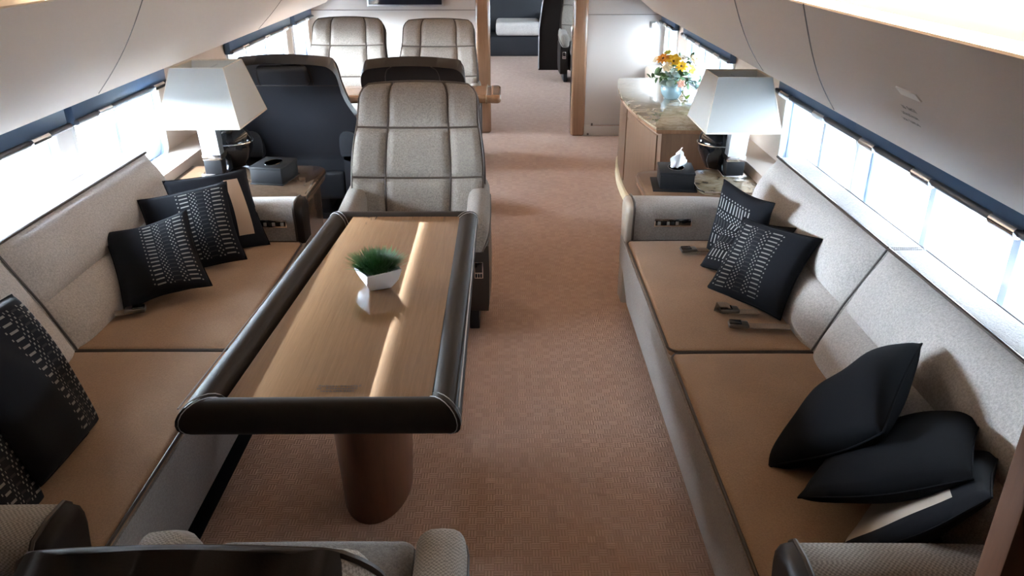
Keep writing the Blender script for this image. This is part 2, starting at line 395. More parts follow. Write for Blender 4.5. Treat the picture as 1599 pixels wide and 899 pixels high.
# overhead side panels (from the cove lip down to the blinds), the cove trough and the ceiling
def bin_prof(s):
    P0, P1 = Vector((.967, 1.63)), Vector((1.448, 1.19)); d = P1 - P0; nrm = Vector((d.y, -d.x)).normalized()
    if nrm.x > 0: nrm = -nrm
    pts = [P0 + d * t + nrm * (.018 * sin(pi * t)) for t in [0, .006, .02] + [i / 16 for i in range(1, 17)]]
    return pts
def binpt(s, t, off=0):
    P0, P1 = Vector((.967, 1.63)), Vector((1.448, 1.19)); d = P1 - P0; nrm = Vector((d.y, -d.x)).normalized()
    if nrm.x > 0: nrm = -nrm
    q = P0 + d * t + nrm * (.018 * sin(pi * t) + off)
    return s * q.x, q.y
for s, yend, nm in ((-1, 7.80, 'left'), (1, 6.87, 'right')):
    bm = nb()
    pr = [Vector((1.22, 1.60)), Vector((1.035, 1.60)), Vector((.976, 1.633))] + bin_prof(s) + [Vector((1.462, 1.178)), Vector((1.50, 1.19)), Vector((1.70, 1.235)), Vector((1.70, 1.6))]
    loft(bm, [[Vector((s * p.x, y, p.y)) for p in pr] for y in (-1.25, yend)], True, True)
    o = struct('ceiling_side_%s' % nm, bm, M['panel'])
    # upper cove wall
    bm = nb()
    up = [Vector((1.22, 1.60)), Vector((1.235, 1.70)), Vector((1.20, 1.79)), Vector((1.10, 1.86)), Vector((.85, 1.95)), Vector((.60, 2.02)), Vector((.57, 2.03)), Vector((.57, 2.09)), Vector((.585, 2.09)), Vector((.595, 2.056)), Vector((.69, 2.056)), Vector((.72, 2.14)), Vector((1.3, 2.16)), Vector((1.7, 2.1)), Vector((1.7, 1.6))]
    loft(bm, [[Vector((s * p.x, y, p.y)) for p in up] for y in (-1.25, 14.2)], True, True)
    struct('ceiling_cove_%s' % nm, bm, M['ceil'])
    # lit strips
    bm = nb(); a, b_ = sorted((s * 1.09, s * 1.16)); box(bm, a, b_, 2.5 if s < 0 else .4, yend - .05, 1.602, 1.615, .004)
    o = obj('cove_light_strip', bm, M['lens']); tag(o, 'warm lit strip lying in the %s ceiling cove' % nm, 'light strip')
    bm = nb(); a, b_ = sorted((s * .605, s * .66)); box(bm, a, b_, 3.0, 7.4, 2.058, 2.068, .004)
    o = obj('tray_light_strip', bm, M['tray_led']); tag(o, 'warm lit strip hidden on the %s edge of the ceiling tray' % nm, 'light strip')
    # panel seams (joints between overhead panels)
    seams = {-1: [(2.78, 3.26), (5.0, 5.55)], 1: [(2.065, 2.92), (2.75, 3.80)]}[s]
    for (ya, yb) in seams:
        bm = nb(); tube(bm, [Vector((binpt(s, t, .0004)[0], lerp(ya, yb, t), binpt(s, t, .0004)[1])) for t in [i / 12 for i in range(13)]], .0022, 5)
        obj('panel_joint', bm, M['dark_trim'], bpy.data.objects['ceiling_side_%s' % nm])
bm = nb(); box(bm, -.75, .75, -1.3, 14.2, 2.14, 2.18); struct('ceiling', bm, M['ceil'], smooth=False)
bm = nb(); box(bm, -1.9, 1.9, -1.35, -1.25, 0, 2.2); struct('wall_back', bm, M['near_wood'], smooth=False)

# far bulkheads, door posts
bm = nb(); box(bm, -1.75, .0, 8.00, 8.06, 0, 2.16); box(bm, -.02, .0, 7.6, 8.03, 0, 2.16); struct('wall_far_left', bm, M['bulkhead'], smooth=False)
bm = nb(); box(bm, .965, 1.75, 7.43, 7.49, 0, 2.16); wfr = struct('wall_far_right', bm, M['bulkhead'], smooth=False)
bm = nb(); box(bm, .97, 1.68, 7.427, 7.4305, 1.10, 1.104); struct('trim_1', bm, M['dark_trim'], smooth=False)
bm = nb(); box(bm, -1.68, -.03, 7.997, 8.0005, 1.09, 1.095); struct('trim_2', bm, M['dark_trim'], smooth=False)
bm = nb(); box(bm, .97, 1.68, 7.415, 7.43, 0, .105, .003); o = struct('baseboard_right', bm, M['bulkhead'])
bm = nb(); box(bm, 1.03, 1.68, 7.408, 7.4155, .098, .108, .002); obj('rail', bm, M['chrome'], o)
for x in (1.035, 1.0): bm = nb(); box(bm, x, x + .018, 7.406, 7.4155, .10 if x > 1.02 else .01, .125 if x > 1.02 else .03, .002); obj('bracket', bm, M['dark_trim'], o)
def post(x0, x1, y0, y1, nm):
    bm = nb(); box(bm, x0, x1, y0, y1, 0, 2.16, .028, 5); return struct(nm, bm, M['jamb'])
post(-.05, .083, 7.53, 7.68, 'door_1'); o = post(.842, .975, 7.40, 7.50, 'door_2')
bm = nb(); tube(bm, [(.839, 7.45, 0.02), (.839, 7.45, 2.1)], .010, 8); obj('door_edge_strip', bm, M['chrome'], o)
bm = nb(); rbox(bm, (.838, 7.45, .96), (.03, .05, .10), .012, 3, 2); obj('door_latch', bm, M['chrome'], o)
bm = nb(); box(bm, 1.9, -1.9, 14.1, 14.2, 0, 2.2); struct('wall_front', bm, M['bulkhead'], smooth=False)
# lower side ledges beside the windows
for s, y0, y1 in ((-1, 3.70, 7.98), (1, 3.70, 7.40)):
    bm = nb(); pr = [Vector((1.515, .585)), Vector((1.515, .635)), Vector((1.53, .655)), Vector((1.68, .665)), Vector((1.68, 0.3)), Vector((1.55, .3))]
    loft(bm, [[Vector((s * p.x, y, p.y)) for p in pr] for y in (y0, y1)]); struct('trim_%d' % (3 if s < 0 else 4), bm, M['wall'])
# near wooden partition on the right
bm = nb(); box(bm, 1.078, 1.75, 1.02, 1.08, 0, 1.62, .006); struct('wall_near_right', bm, M['near_wood'])
# wall switch
o = thing('wall_switch', 'small square grey switch plate on the cream wall right of the doorway', 'switch', (1.56, 7.43, 1.0))
bm = nb(); box(bm, 1.535, 1.595, 7.420, 7.4295, .985, 1.045, .004); obj('plate', bm, M['silver'], o)
bm = nb(); box(bm, 1.552, 1.578, 7.414, 7.4205, 1.0, 1.03, .002); obj('button', bm, M['plate'], o)
# television
o = thing('television', 'flat black television with silver rim high on the far left wall', 'television', (-.73, 7.99, 1.15))
bm = nb(); box(bm, -1.10, -.37, 7.945, 7.998, 1.128, 1.56, .006); obj('bezel', bm, M['silver'], o)
bm = nb(); box(bm, -1.085, -.385, 7.940, 7.9465, 1.146, 1.545, .002); obj('screen', bm, M['screen'], o)

# ceiling downlights
for k, (x, y) in enumerate([(x, y) for y in (2.35, 3.13, 3.92, 4.70, 5.49, 6.27) for x in (-.31, .31)]):
    o = thing('downlight', ('round ceiling downlight in the %s row, %s from the near end' % ('left' if x < 0 else 'right', ['first', 'second', 'third', 'fourth', 'fifth', 'sixth'][k // 2])), 'ceiling light', (x, y, 2.14), 0, 'round ceiling downlights')
    bm = nb(); lathe(bm, [(.020, 0), (.034, 0), (.036, -.004), (.034, -.006), (.022, -.002)], (x, y, 2.139), 20); obj('rim', bm, M['chrome'], o)
    bm = nb(); lathe(bm, [(.0, -.001), (.022, -.001), (.022, 0), (0, 0)], (x, y, 2.1385), 20); obj('lens', bm, M['down'], o)

# signs on the right overhead panel
def glyph_rows(bm, fn, rows, w, hgt, gap, rnd, aspect=.6):
    """rows of tiny letter-sized strokes; fn(u, v) gives the surface point"""
    for r, (a, b_) in enumerate(rows):
        u = a
        while u < b_:
            cw = w * rnd.uniform(.6, 1.1)
            if rnd.random() > .07:
                v0 = -r * gap
                for (du, dv, lu, lv) in ((0, 0, .34 * cw, hgt), (.05 * cw, hgt * rnd.choice((0, .45, .8)), .8 * cw, hgt * .32), (.62 * cw, 0, .3 * cw, hgt * rnd.choice((1, .6)))):
                    q = [fn(u + du, v0 + dv), fn(u + du + lu, v0 + dv), fn(u + du + lu, v0 + dv + lv), fn(u + du, v0 + dv + lv)]
                    bm.faces.new([bm.verts.new(p) for p in q])
            u += cw * 1.25
P0, P1 = Vector((.967, 1.63)), Vector((1.448, 1.19)); L_ = (P1 - P0).length
def sign_fn(y, d):      # d metres below the lip; y towards the camera
    t = d / L_; x, z = binpt(1, t, .0012); return Vector((x, y, z))
o = thing('sign_light', 'small cream rectangular lens on the right overhead panel above three lines of print', 'sign', (1.14, 1.76, 1.47))
bm = nb()
def slab(t): return [Vector((*(lambda q: (q[0], y, q[1]))(binpt(1, t, off)),)) for off in (.003, -.003) for y in (1.712, 1.808)]
q0, q1 = slab(.326), slab(.362); order = (0, 1, 3, 2)
loft(bm, [[q0[k] for k in order], [q1[k] for k in order]])
obj('lens', bm, M['plate'], o, angle=20)
rnd = random.Random(8)
for (tc, yc, wd) in ((.4685, 1.852, .064), (.522, 1.889, .078), (.576, 1.926, .088)):
    bm = nb(); glyph_rows(bm, lambda u, v, tc=tc, yc=yc: sign_fn(yc - u, tc * L_ - v), [(-wd / 2, wd / 2)], .0095, .013, .02, rnd); obj('print', bm, M['ink'], o, smooth=False)

# ================================================================== SOFAS
BF = [(1.285, .43), (1.372, .625), (1.486, .835)]      # front line of the back: bottom, channel, top
def back_pt(s, y, t, y0, y1, puff=.045):
    """point on the puffed back; t 0..2 over the two channels"""
    i = min(1, int(t)); f = t - i
    x = lerp(BF[i][0], BF[i + 1][0], f); z = lerp(BF[i][1], BF[i + 1][1], f)
    dx, dz = BF[i + 1][0] - BF[i][0], BF[i + 1][1] - BF[i][1]; L = sqrt(dx * dx + dz * dz)
    e = min(y - y0, y1 - y); ed = min(1, max(0, e / .14)); ed = 1 - (1 - ed) ** 2.4
    b_ = (max(0, sin(pi * f)) ** .55) * puff * ed - (1 - ed) * .012
    return Vector((s * (x - dz / L * b_), y, z + dx / L * b_))
def sofa(s, label, y_end, ymid, xf, near, far_face, near_face, panel_x):
    y0, y1 = near[1], 3.49
    o = thing('sofa', label, 'sofa', (s * 1.2, 2.4, 0))
    bm = nb(); pr = [Vector((xf - .007, .432)), Vector((xf - .006, .30)), Vector((xf + .025, .105)), Vector((1.60, .10)), Vector((1.60, .43)), Vector((xf + .03, .43))]
    loft(bm, [[Vector((s * p.x, y, p.y)) for p in pr] for y in (near[0] + .02, 3.62)]); obj('base', bm, M['sofa_skirt'], o)
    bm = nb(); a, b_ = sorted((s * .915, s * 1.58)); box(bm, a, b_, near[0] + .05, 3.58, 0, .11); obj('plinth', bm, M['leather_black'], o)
    for y in (3.50, near[0] + .1):
        bm = nb(); a, b_ = sorted((s * .86, s * .93)); box(bm, a, b_, y - .03, y + .05, 0, .11, .006); obj('leg', bm, M['pedestal'], o)
    for k, (a, b_) in enumerate(((y0 + .004, ymid - .003), (ymid + .003, y1 - .004))):
        c = ((xf + 1.40) / 2 * s, (a + b_) / 2, .392); sz = (1.40 - xf, b_ - a, .118)
        def crown(p, a=a, b_=b_):
            u = (abs(p.x) - xf) / (1.33 - xf); v = (p.y - a) / (b_ - a)
            if p.z > .40: p.z += .014 * max(0, sin(pi * min(1, max(0, u)))) ** .6 * max(0, sin(pi * min(1, max(0, v)))) ** .6 + .0035 * sin(9 * p.y + 6 * p.x) * sin(pi * min(1, max(0, v)))
            return p
        bm = nb(); rbox(bm, c, sz, .022, 4, 14, crown); q = obj('seat_cushion', bm, M['sofa_seat'], o)
        bm = nb(); R_ = .045
        path = [Vector((s * 1.30, a + .002, .446)), Vector((s * (xf + R_), a + .002, .446))] + [Vector((s * (xf + R_ - R_ * sin(t)), a + R_ - R_ * cos(t), .446)) for t in [pi / 2 * i / 6 for i in range(1, 7)]]
        path = [Vector((p.x, max(p.y, a + .002), p.z)) for p in path]
        path += [Vector((s * (xf + .001), lerp(a + R_, b_ - R_, i / 8), .446)) for i in range(9)]
        path += [Vector((s * (xf + R_ - R_ * cos(t)), b_ - R_ + R_ * sin(t), .446)) for t in [pi / 2 * i / 6 for i in range(1, 7)]] + [Vector((s * 1.30, b_ - .002, .446))]
        tube(bm, path, .005, 7); obj('piping', bm, M['pipe'], q)
    segs = ((near[0] + .04, ymid), (ymid, y_end))
    for (a, b_) in segs:
        bm = nb(); NY = 26; T = [2 * i / 20 for i in range(21)]; loops = []
        for j in range(NY + 1):
            f = j / NY; f = .5 - .5 * cos(pi * f); y = lerp(a, b_, f)
            lp = [back_pt(s, y, t, a, b_) for t in T] + [Vector((s * 1.55, y, .80)), Vector((s * 1.585, y, .43))]
            loops.append(lp)
        loft(bm, loops); q = obj('back_cushion', bm, M['sofa_back'], o)
        bm = nb(); tube(bm, [Vector((s * 1.489, lerp(a + .004, b_ - .004, i / 20), .838)) for i in range(21)], .0065, 7); obj('piping', bm, M['pipe'], q)
        bm = nb(); tube(bm, [back_pt(s, b_ if b_ == ymid else a, t, a, b_) + Vector((-s * .010, 0, .006)) for t in [.1 + 1.9 * i / 16 for i in range(17)]], .0042, 6); obj('seam_piping', bm, M['pipe_grey'], q)
        bm = nb(); rbox(bm, (s * 1.554, (a + b_) / 2, .812), (.128, b_ - a - .004, .05), .014, 3, 8); q = obj('back_ledge', bm, M['sofa_top'], o)
        bm = nb(); tube(bm, [Vector((s * 1.612, lerp(a + .01, b_ - .01, i / 4), .834)) for i in range(5)], .004, 6); obj('piping', bm, M['pipe_grey'], q)
        if b_ == ymid:
            for dy in (-.008, .008):
                bm = nb()
                for i in range(16): x = 1.497 + .112 * i / 16; a2, b2 = sorted((s * x, s * (x + .004))); box(bm, a2, b2, b_ + dy - .0012, b_ + dy + .0012, .8365, .8385)
                obj('stitching', bm, M['pipe_grey'], q, smooth=False)
    # arms
    for (ya, yb, face, weave) in ((3.49, 3.655, far_face, M['sofa_skirt']), (near[0], near[1], near_face, M['mesh'])):
        yc = (ya + yb) / 2; hw = (yb - ya) / 2
        prof = [(-.80, .11), (-.80, .40), (-.86, .52), (-1.0, .575), (-.98, .605), (-.75, .625), (0, .632), (.75, .625), (.98, .605), (1.0, .575), (.86, .52), (.80, .40), (.80, .11)]
        def lp(x, k=1.0, dz=0): return [Vector((s * x, yc + hw * u * k, z + (dz if z > .2 else 0))) for u, z in prof]
        bm = nb(); loft(bm, [lp(xf + .03), lp(xf + .10), lp(xf + .3, 1, -.003), lp(1.20, 1, -.006), lp(1.42, .95, -.02)]); q = obj('armrest', bm, weave, o, angle=60)
        bm = nb(); loft(bm, [lp(xf - .004, .80, -.022), lp(xf - .002, .90, -.012), lp(xf + .010, 1.0, 0), lp(xf + .03, 1.015, .003)]); obj('arm_facing', bm, face, q, angle=60)
        bm = nb(); tube(bm, [p + Vector((0, 0, .003)) for p in lp(xf + .032, 1.02, .002)], .0055, 6); obj('piping', bm, M['pipe'], q)
        if ya > 3:
            xa, xb = panel_x; a, b_ = sorted((s * xa, s * xb)); z0, z1 = .515, .555
            yy = 3.505
            bm = nb(); box(bm, a, b_, yy - .012, yy + .03, z0, z1, .004); q2 = obj('control_panel', bm, M['chrome'], o)
            bm = nb(); box(bm, a + .006, b_ - .006, yy - .0135, yy - .008, z0 + .006, z1 - .009, .001); obj('panel_face', bm, M['black_gloss'], q2)
            for i in range(5):
                u = a + .016 + i * (b_ - a - .02) / 7.5 if s > 0 else b_ - .03 - i * (b_ - a - .02) / 6.5
                bm = nb(); box(bm, u, u + .015, yy - .017, yy - .012, z0 + .010, z1 - .013, .002); obj('button', bm, M['nickel'] if i % 2 == 0 else M['dark_wood'], q2)
    return o
sofa(1, 'long tan tweed sofa along the right windows', 3.56, 2.40, .795, (1.13, 1.288), M['leather_tan'], M['leather_black'], (.925, 1.105))
sofa(-1, 'long tan tweed sofa along the left windows behind the dining table', 3.66, 2.43, .745, (1.26, 1.425), M['leather'], M['leather'], (.815, .965))

# seat belts lying on the sofas
def belt(name, label, pts, buckle, ang, s, metal=True):
    o = thing('seat_belt', label, 'seat belt', buckle)
    bm = nb(); P = [Vector(p) for p in pts]; loops = []
    for i, p in enumerate(P):
        d = (P[min(i + 1, len(P) - 1)] - P[max(i - 1, 0)]); d.normalize(); w = Vector((-d.y, d.x, 0)); w = w.normalized() if w.length > .01 else Vector((0, 1, 0)); w *= .021
        loops.append([p + w, p - w, p - w + Vector((0, 0, .004)), p + w + Vector((0, 0, .004))])
    loft(bm, loops); obj('strap', bm, M['strap'], o)
    c = Vector(buckle); R = Matrix.Rotation(ang, 3, 'Z')
    bm = nb(); rbox(bm, (0, 0, 0), (.075, .046, .018), .008, 3, 3)
    for v in bm.verts: v.co = c + R @ v.co
    q = obj('buckle', bm, M['buckle'], o)
    bm = nb(); rbox(bm, (.012, 0, .008), (.045, .034, .010), .004, 2, 2)
    for v in bm.verts: v.co = c + R @ v.co
    obj('latch', bm, M['black_gloss'] , q)
belt('b', 'seat belt with dark buckle on right sofa, in front of the patterned cushions', [(1.26, 2.53, .475), (1.22, 2.54, .473), (1.13, 2.545, .473), (1.10, 2.55, .474)], (1.075, 2.55, .480), radians(172), 1)
belt('b', 'coiled seat belt end right under the patterned cushion corner on right sofa', [(1.18, 2.665, .473), (1.10, 2.66, .474), (1.045, 2.665, .476), (1.02, 2.67, .486), (1.03, 2.675, .498), (1.06, 2.672, .499), (1.075, 2.67, .492)], (1.07, 2.665, .484), radians(180), 1)
belt('b', 'seat belt end beside the far patterned cushion on right sofa', [(1.16, 3.30, .473), (1.12, 3.30, .473), (1.08, 3.29, .475)], (1.05, 3.29, .480), radians(185), 1)
belt('b', 'seat belt end at the back seam beside the plain black cushions on right sofa', [(1.31, 2.10, .47), (1.28, 2.09, .475), (1.26, 2.085, .476)], (1.245, 2.08, .482), radians(190), 1)
belt('b', 'seat belt buckle under the front patterned cushion on left sofa', [(-1.26, 2.66, .476), (-1.22, 2.68, .476), (-1.20, 2.685, .477)], (-1.195, 2.69, .482), radians(20), -1)

# ------------------------------------------------------------------ cushions
def cushion_mat(name, kind, base, ink, rng_u=(.4, .95), rng_v=(.07, .93), rows=18, swap=False, patch=None, flip=False):
    m = mat(name, base, .9, spec=.12); g = G(m)
    sp = g.n('ShaderNodeSeparateXYZ'); g.lk(g.coord('UV'), sp.inputs[0])
    U_, V_ = (sp.outputs[1], sp.outputs[0]) if swap else (sp.outputs[0], sp.outputs[1])
    def band(x, a, b_): return g.math('MULTIPLY', g.math('GREATER_THAN', x, a), g.math('LESS_THAN', x, b_))
    if kind == 'weave':
        w = g.math('DIVIDE', g.math('SUBTRACT', U_, rng_u[0]), rng_u[1] - rng_u[0])
        fr = g.math('FRACT', g.math('MULTIPLY', V_, rows)); dash = band(fr, .33, .62)
        fr2 = g.math('FRACT', g.math('MULTIPLY', V_, rows)); cl = g.math('FLOOR', g.math('MULTIPLY', w, 22.0))
        alt = g.math('MODULO', g.math('ADD', cl, g.math('FLOOR', g.math('MULTIPLY', V_, rows * 2))), 2.0)
        dots = g.math('MULTIPLY', g.math('MULTIPLY', alt, band(g.math('FRACT', g.math('MULTIPLY', w, 22.0)), .18, .82)), band(g.math('FRACT', g.math('MULTIPLY', V_, rows * 2.0)), .22, .78))
        faint = g.math('MULTIPLY', band(fr2, .35, .62), .10)
        tot = 0.0
        for a, b_, k in ((.075, .255, dash), (.755, .94, dash), (.0, .045, dots), (.29, .43, dots), (.585, .725, dots), (.965, 1.0, dots), (.44, .575, faint)):
            tot = g.math('ADD', g.math('MULTIPLY', band(w, a, b_), k), tot)
        msk = g.math('MULTIPLY', tot, band(V_, *rng_v))
        g.color(g.mix(msk, base, ink))
    else:
        (a, b_, c_, d_) = patch
        # rounded patch, slightly bowed on its long side
        bow = g.math('MULTIPLY', g.math('MULTIPLY', V_, g.math('SUBTRACT', 1.0, V_)), .16)
        msk = g.math('MULTIPLY', band(g.math('SUBTRACT', U_, bow) if not flip else g.math('ADD', U_, bow), a, b_), band(V_, c_, d_))
        g.color(g.mix(msk, base, ink))
    g.bump(g.noise(g.coord(), 420, 2), .2, .001)
    return m
DK = (.011, .012, .016); INK = (.21, .20, .185)
def cushion(label, pose, size, T, m, group, pinch=.085, push=(0, 0, 0)):
    (c, rv) = pose; c = Vector(c) + Vector(push); v = Vector(rv); R = Matrix.Rotation(v.length, 3, v.normalized())
    W_, H_ = size; N = 22; bm = nb(); uvl = bm.loops.layers.uv.new('UVMap')
    def pt(i, j, side):
        u, w = -1 + 2 * i / N, -1 + 2 * j / N
        uu, ww = sin(u * pi / 2) * .35 + u * .65, sin(w * pi / 2) * .35 + w * .65
        th = T / 2 * ((1 - uu ** 2) ** .5 * (1 - ww ** 2) ** .5) ** .72 if abs(uu) < 1 and abs(ww) < 1 else 0
        px = uu * W_ / 2 * (1.05 - pinch * (1 - ww * ww)); pz = ww * H_ / 2 * (1.05 - pinch * (1 - uu * uu))
        th *= 1 + .08 * sin(5 * uu + 3 * ww + len(label))
        sag = .012 * sin(2.2 * uu + 1.3 * ww + len(label) * .7)
        return Vector((px, side * th + sag, pz)), (uu / 2 + .5, ww / 2 + .5)
    for side in (-1, 1):
        V = {}
        for i in range(N + 1):
            for j in range(N + 1): p, uv = pt(i, j, side); V[i, j] = (bm.verts.new(c + R @ p), uv)
        for i in range(N):
            for j in range(N):
                q = [V[i, j], V[i + 1, j], V[i + 1, j + 1], V[i, j + 1]]
                f = bm.faces.new([x[0] for x in q]); f.material_index = 0 if side < 0 else 1
                for l, x in zip(f.loops, q): l[uvl].uv = x[1]
    o = obj('throw_cushion', bm, [m, M['cushion_black']], None, org=c, angle=70)
    tag(o, label, 'cushion', group)
    # edge seam
    bm = nb(); ring = [pt(i, 0, 0)[0] for i in range(N)] + [pt(N, j, 0)[0] for j in range(N)] + [pt(N - i, N, 0)[0] for i in range(N)] + [pt(0, N - j, 0)[0] for j in range(N)]
    tube(bm, [c + R @ p for p in ring], .0028, 5, True); obj('seam', bm, M['cushion_black'], o)
    return o
gl, gr = 'black cushions on the left sofa', 'black cushions on the right sofa'
mA = cushion_mat('cushion_stripe_left', 'weave', DK, INK, (.40, .95), (.06, .93))
mF = cushion_mat('cushion_stripe_right', 'weave', DK, INK, (.06, .70), (.08, .93))
mG = cushion_mat('cushion_stripe_cross', 'weave', DK, (.36, .35, .34), (.12, .86), (.06, .80), 15, True)
mD = cushion_mat('cushion_stripe_near', 'weave', DK, INK, (.52, 1.0), (.05, .95))
mP = cushion_mat('cushion_tan_patch', 'patch', DK, (.42, .31, .235), patch=(.64, .83, .14, .88))
mK = cushion_mat('cushion_pale_patch', 'patch', DK, (.52, .45, .39), patch=(.06, .80, .10, 1.0), flip=True)
cushion('black dash-striped cushion in front of the three at far end of left sofa', ([-1.172, 2.893, .594], [-.92, -.359, .298]), (.314, .367), .10, mA, gl, push=(0, 0, .012))
cushion('black cushion with pale dashed stripes between the front striped cushion and the tan-patch one', ([-1.141, 3.201, .616], [-.681, -.232, .319]), (.358, .363), .10, mA, gl)
cushion('black cushion with a tall tan patch against the far arm of left sofa', ([-1.103, 3.412, .615], [-.535, -.168, .595]), (.356, .366), .10, mP, gl)
cushion('black striped cushion leaning on the left sofa back, farther of the two near the foreground', ([-1.088, 1.821, .678], [-.481, -.268, 1.648]), (.37, .426), .15, mD, gl, .02)
cushion('black striped cushion at left edge of the photo, nearest on the left sofa', ([-1.085, 1.475, .665], [-.555, -.304, 1.581]), (.368, .413), .15, mD, gl, .02)
cushion('black cushion with pale dashed stripes, front one of the three on right sofa', ([1.217, 2.801, .606], [-.551, .232, -1.022]), (.369, .32), .10, mF, gr)
cushion('black patterned cushion squeezed in the middle of the three on right sofa', ([1.228, 3.029, .585], [-.697, .307, -1.149]), (.352, .272), .08, mG, gr)
cushion('black patterned cushion standing nearest the far arm of right sofa', ([1.233, 3.171, .623], [-.103, .05, -1.223]), (.36, .324), .09, mG, gr)
cushion('plain black cushion, farthest of the three by the wooden partition', ([1.150, 1.795, .612], [-1.511, -.114, -1.185]), (.345, .375), .15, M['cushion_black'], gr, .0)
cushion('plain black cushion with a pale top seam, middle of the three by the wooden partition', ([1.174, 1.565, .625], [-1.792, .08, -.794]), (.355, .405), .10, M['cushion_black'], gr, .05)
cushion('black cushion with a pale beige patch, nearest the wooden partition', ([1.196, 1.444, .585], [-1.961, -.155, -.964]), (.33, .40), .09, mK, gr, .03)

# ================================================================== DINING TABLE
T0 = thing('dining_table', 'long dining table with glossy oak top and dark padded leather rim', 'table', (-.24, 2.35, 0))
OUT = [(-.553, 1.665), (.062, 1.665), (.058, 3.095), (-.478, 3.095)]     # centre line of the rim: NL, NR, FR, FL
INN = [(-.470, 1.70), (.008, 1.70), (.012, 3.06), (-.385, 3.06)]
bm = nb(); loft(bm, [[Vector((x, y, z)) for x, y in [(-.49, 1.68), (.03, 1.68), (.03, 3.08), (-.41, 3.08)]] for z in (.655, .72)]); top = obj('table_top', bm, M['table_wood'], T0, smooth=False)
bm = nb(); rnd = random.Random(5)
glyph_rows(bm, lambda u, v: Vector((-.268 + u, 1.742 + v, .7206)), [(0.0, .11), (-.002, .105), (.010, .092)], .0075, .0085, .0125, rnd); obj('placard_print', bm, M['ink_brown'], top, smooth=False)
bm = nb(); rnd = random.Random(6)
glyph_rows(bm, lambda u, v: Vector((-.205 + u, 3.01 + v, .7204)), [(0.0, .055)], .004, .006, .012, rnd); obj('placard_print', bm, M['ink_brown'], top, smooth=False)
# rim: four padded sections, mitred at the corners
sec = [(.045 * cos(a), .047 * sin(a)) for a in [2 * pi * k / 20 for k in range(20)]]
cen = Vector((-.235, 2.38))
for k in range(4):
    A, B = Vector(OUT[k]), Vector(OUT[(k + 1) % 4]); pa, pb = Vector(OUT[k - 1]), Vector(OUT[(k + 2) % 4])
    def mitre(P, Q, R_):       # outward bisector at P between neighbours
        d1, d2 = (P - Q).normalized(), (P - R_).normalized(); return (d1 + d2).normalized(), d1, d2
    bm = nb(); loops = []
    for P, other, nbr in ((A, B, pa), (B, A, pb)):
        bis, d1, d2 = mitre(P, other, nbr); along = (B - A).normalized(); nrm = Vector((along.y, -along.x))
        if (P + nrm * .1 - cen).length < (P - cen).length: nrm = -nrm
        f = 1 / max(.3, bis.dot(nrm))
        loops.append([Vector((*(P + bis * f * a), .684 + b_)) for a, b_ in sec])
    mid = [[lerp(p, q, t) for p, q in zip(*loops)] for t in (0, .012, .5, .988, 1)]
    loft(bm, mid); q = obj('padded_rim', bm, M['leather'], T0, angle=60)
    bm = nb(); lp0 = [lerp(p, q_, .013) for p, q_ in zip(*loops)]
    cc0 = sum(lp0, Vector()) / len(lp0); tube(bm, [cc0 + (p - cc0) * 1.012 for p in lp0], .0013, 5, True); obj('stitching', bm, M['stitch'], q); bm = nb()
    lp1 = [lerp(p, q_, .987) for p, q_ in zip(*loops)]; cc1 = sum(lp1, Vector()) / len(lp1); tube(bm, [cc1 + (p - cc1) * 1.012 for p in lp1], .0013, 5, True)
    obj('stitching', bm, M['stitch'], q)
# outer welt seen along the right and left long rims
for x0, y0, x1, y1 in ((.062 + .040, 1.64, .058 + .040, 3.10), (-.553 - .040, 1.64, -.478 - .040, 3.10)):
    bm = nb(); tube(bm, [(x0, y0, .722), (x1, y1, .700)], .0022, 6); obj('welt', bm, M['stitch'], T0)
bm = nb(); lathe(bm, [(1.0, 0), (1.0, .01), (1.03, .10), (1.10, .30), (1.20, .50), (1.30, .655)], (-.235, 2.26, 0), 40, .118, .22); obj('pedestal', bm, M['pedestal'], T0)

# potted grass on the table
P_ = thing('potted_plant', 'small clump of green artificial grass in a faceted white bowl on the dining table', 'plant', (-.205, 2.375, .72), radians(20), local=True)
bm = nb()
def sq(h, z, rot, n=5):
    out = []
    for k in range(4):
        a = Vector((h, h)); b_ = Vector((-h, h))
        for i in range(n):
            p = lerp(a, b_, i / n); p = p * (1 + .05 * (1 - abs(2 * i / n - 1))); r = Matrix.Rotation(k * pi / 2 + rot, 2); p = r @ p; out.append(Vector((p.x, p.y, z)))
    return out
loft(bm, [sq(.030, 0, 0), sq(.036, .004, 0), sq(.054, .035, .12), sq(.061, .068, .22), sq(.059, .070, .22), sq(.052, .066, .22), sq(.046, .04, .15)], True, True)
obj('bowl', bm, M['ceramic'], P_, angle=25)
M['grass'] = mat('grass_green', (.03, .13, .03), .5); g = G(M['grass']); g.color(g.mix(g.noise(g.coord(), 60, 1), (.012, .06, .018), (.06, .22, .05)))
bm = nb(); rnd = random.Random(11)
for i in range(760):
    a = rnd.uniform(0, 2 * pi); r = .050 * sqrt(rnd.random()); b0 = Vector((r * cos(a), r * sin(a), .060)); tilt = r / .050
    d = Vector((cos(a) * tilt * .75 + rnd.gauss(0, .18), sin(a) * tilt * .75 + rnd.gauss(0, .18), 1.05 - .45 * tilt)).normalized(); L = rnd.uniform(.050, .078)
    w = Vector((-d.y, d.x, 0)); w = (w.normalized() if w.length > .05 else Vector((1, 0, 0))) * .0020
    m1 = b0 + d * L * .55; tip = b0 + d * L + Vector((d.x, d.y, -.3)) * .010
    vs = [bm.verts.new(p) for p in (b0 - w, b0 + w, m1 + w * .9, m1 - w * .9, tip)]
    bm.faces.new(vs[:4]); bm.faces.new((vs[3], vs[2], vs[4]))
q = obj('grass', bm, M['grass'], P_, smooth=False)

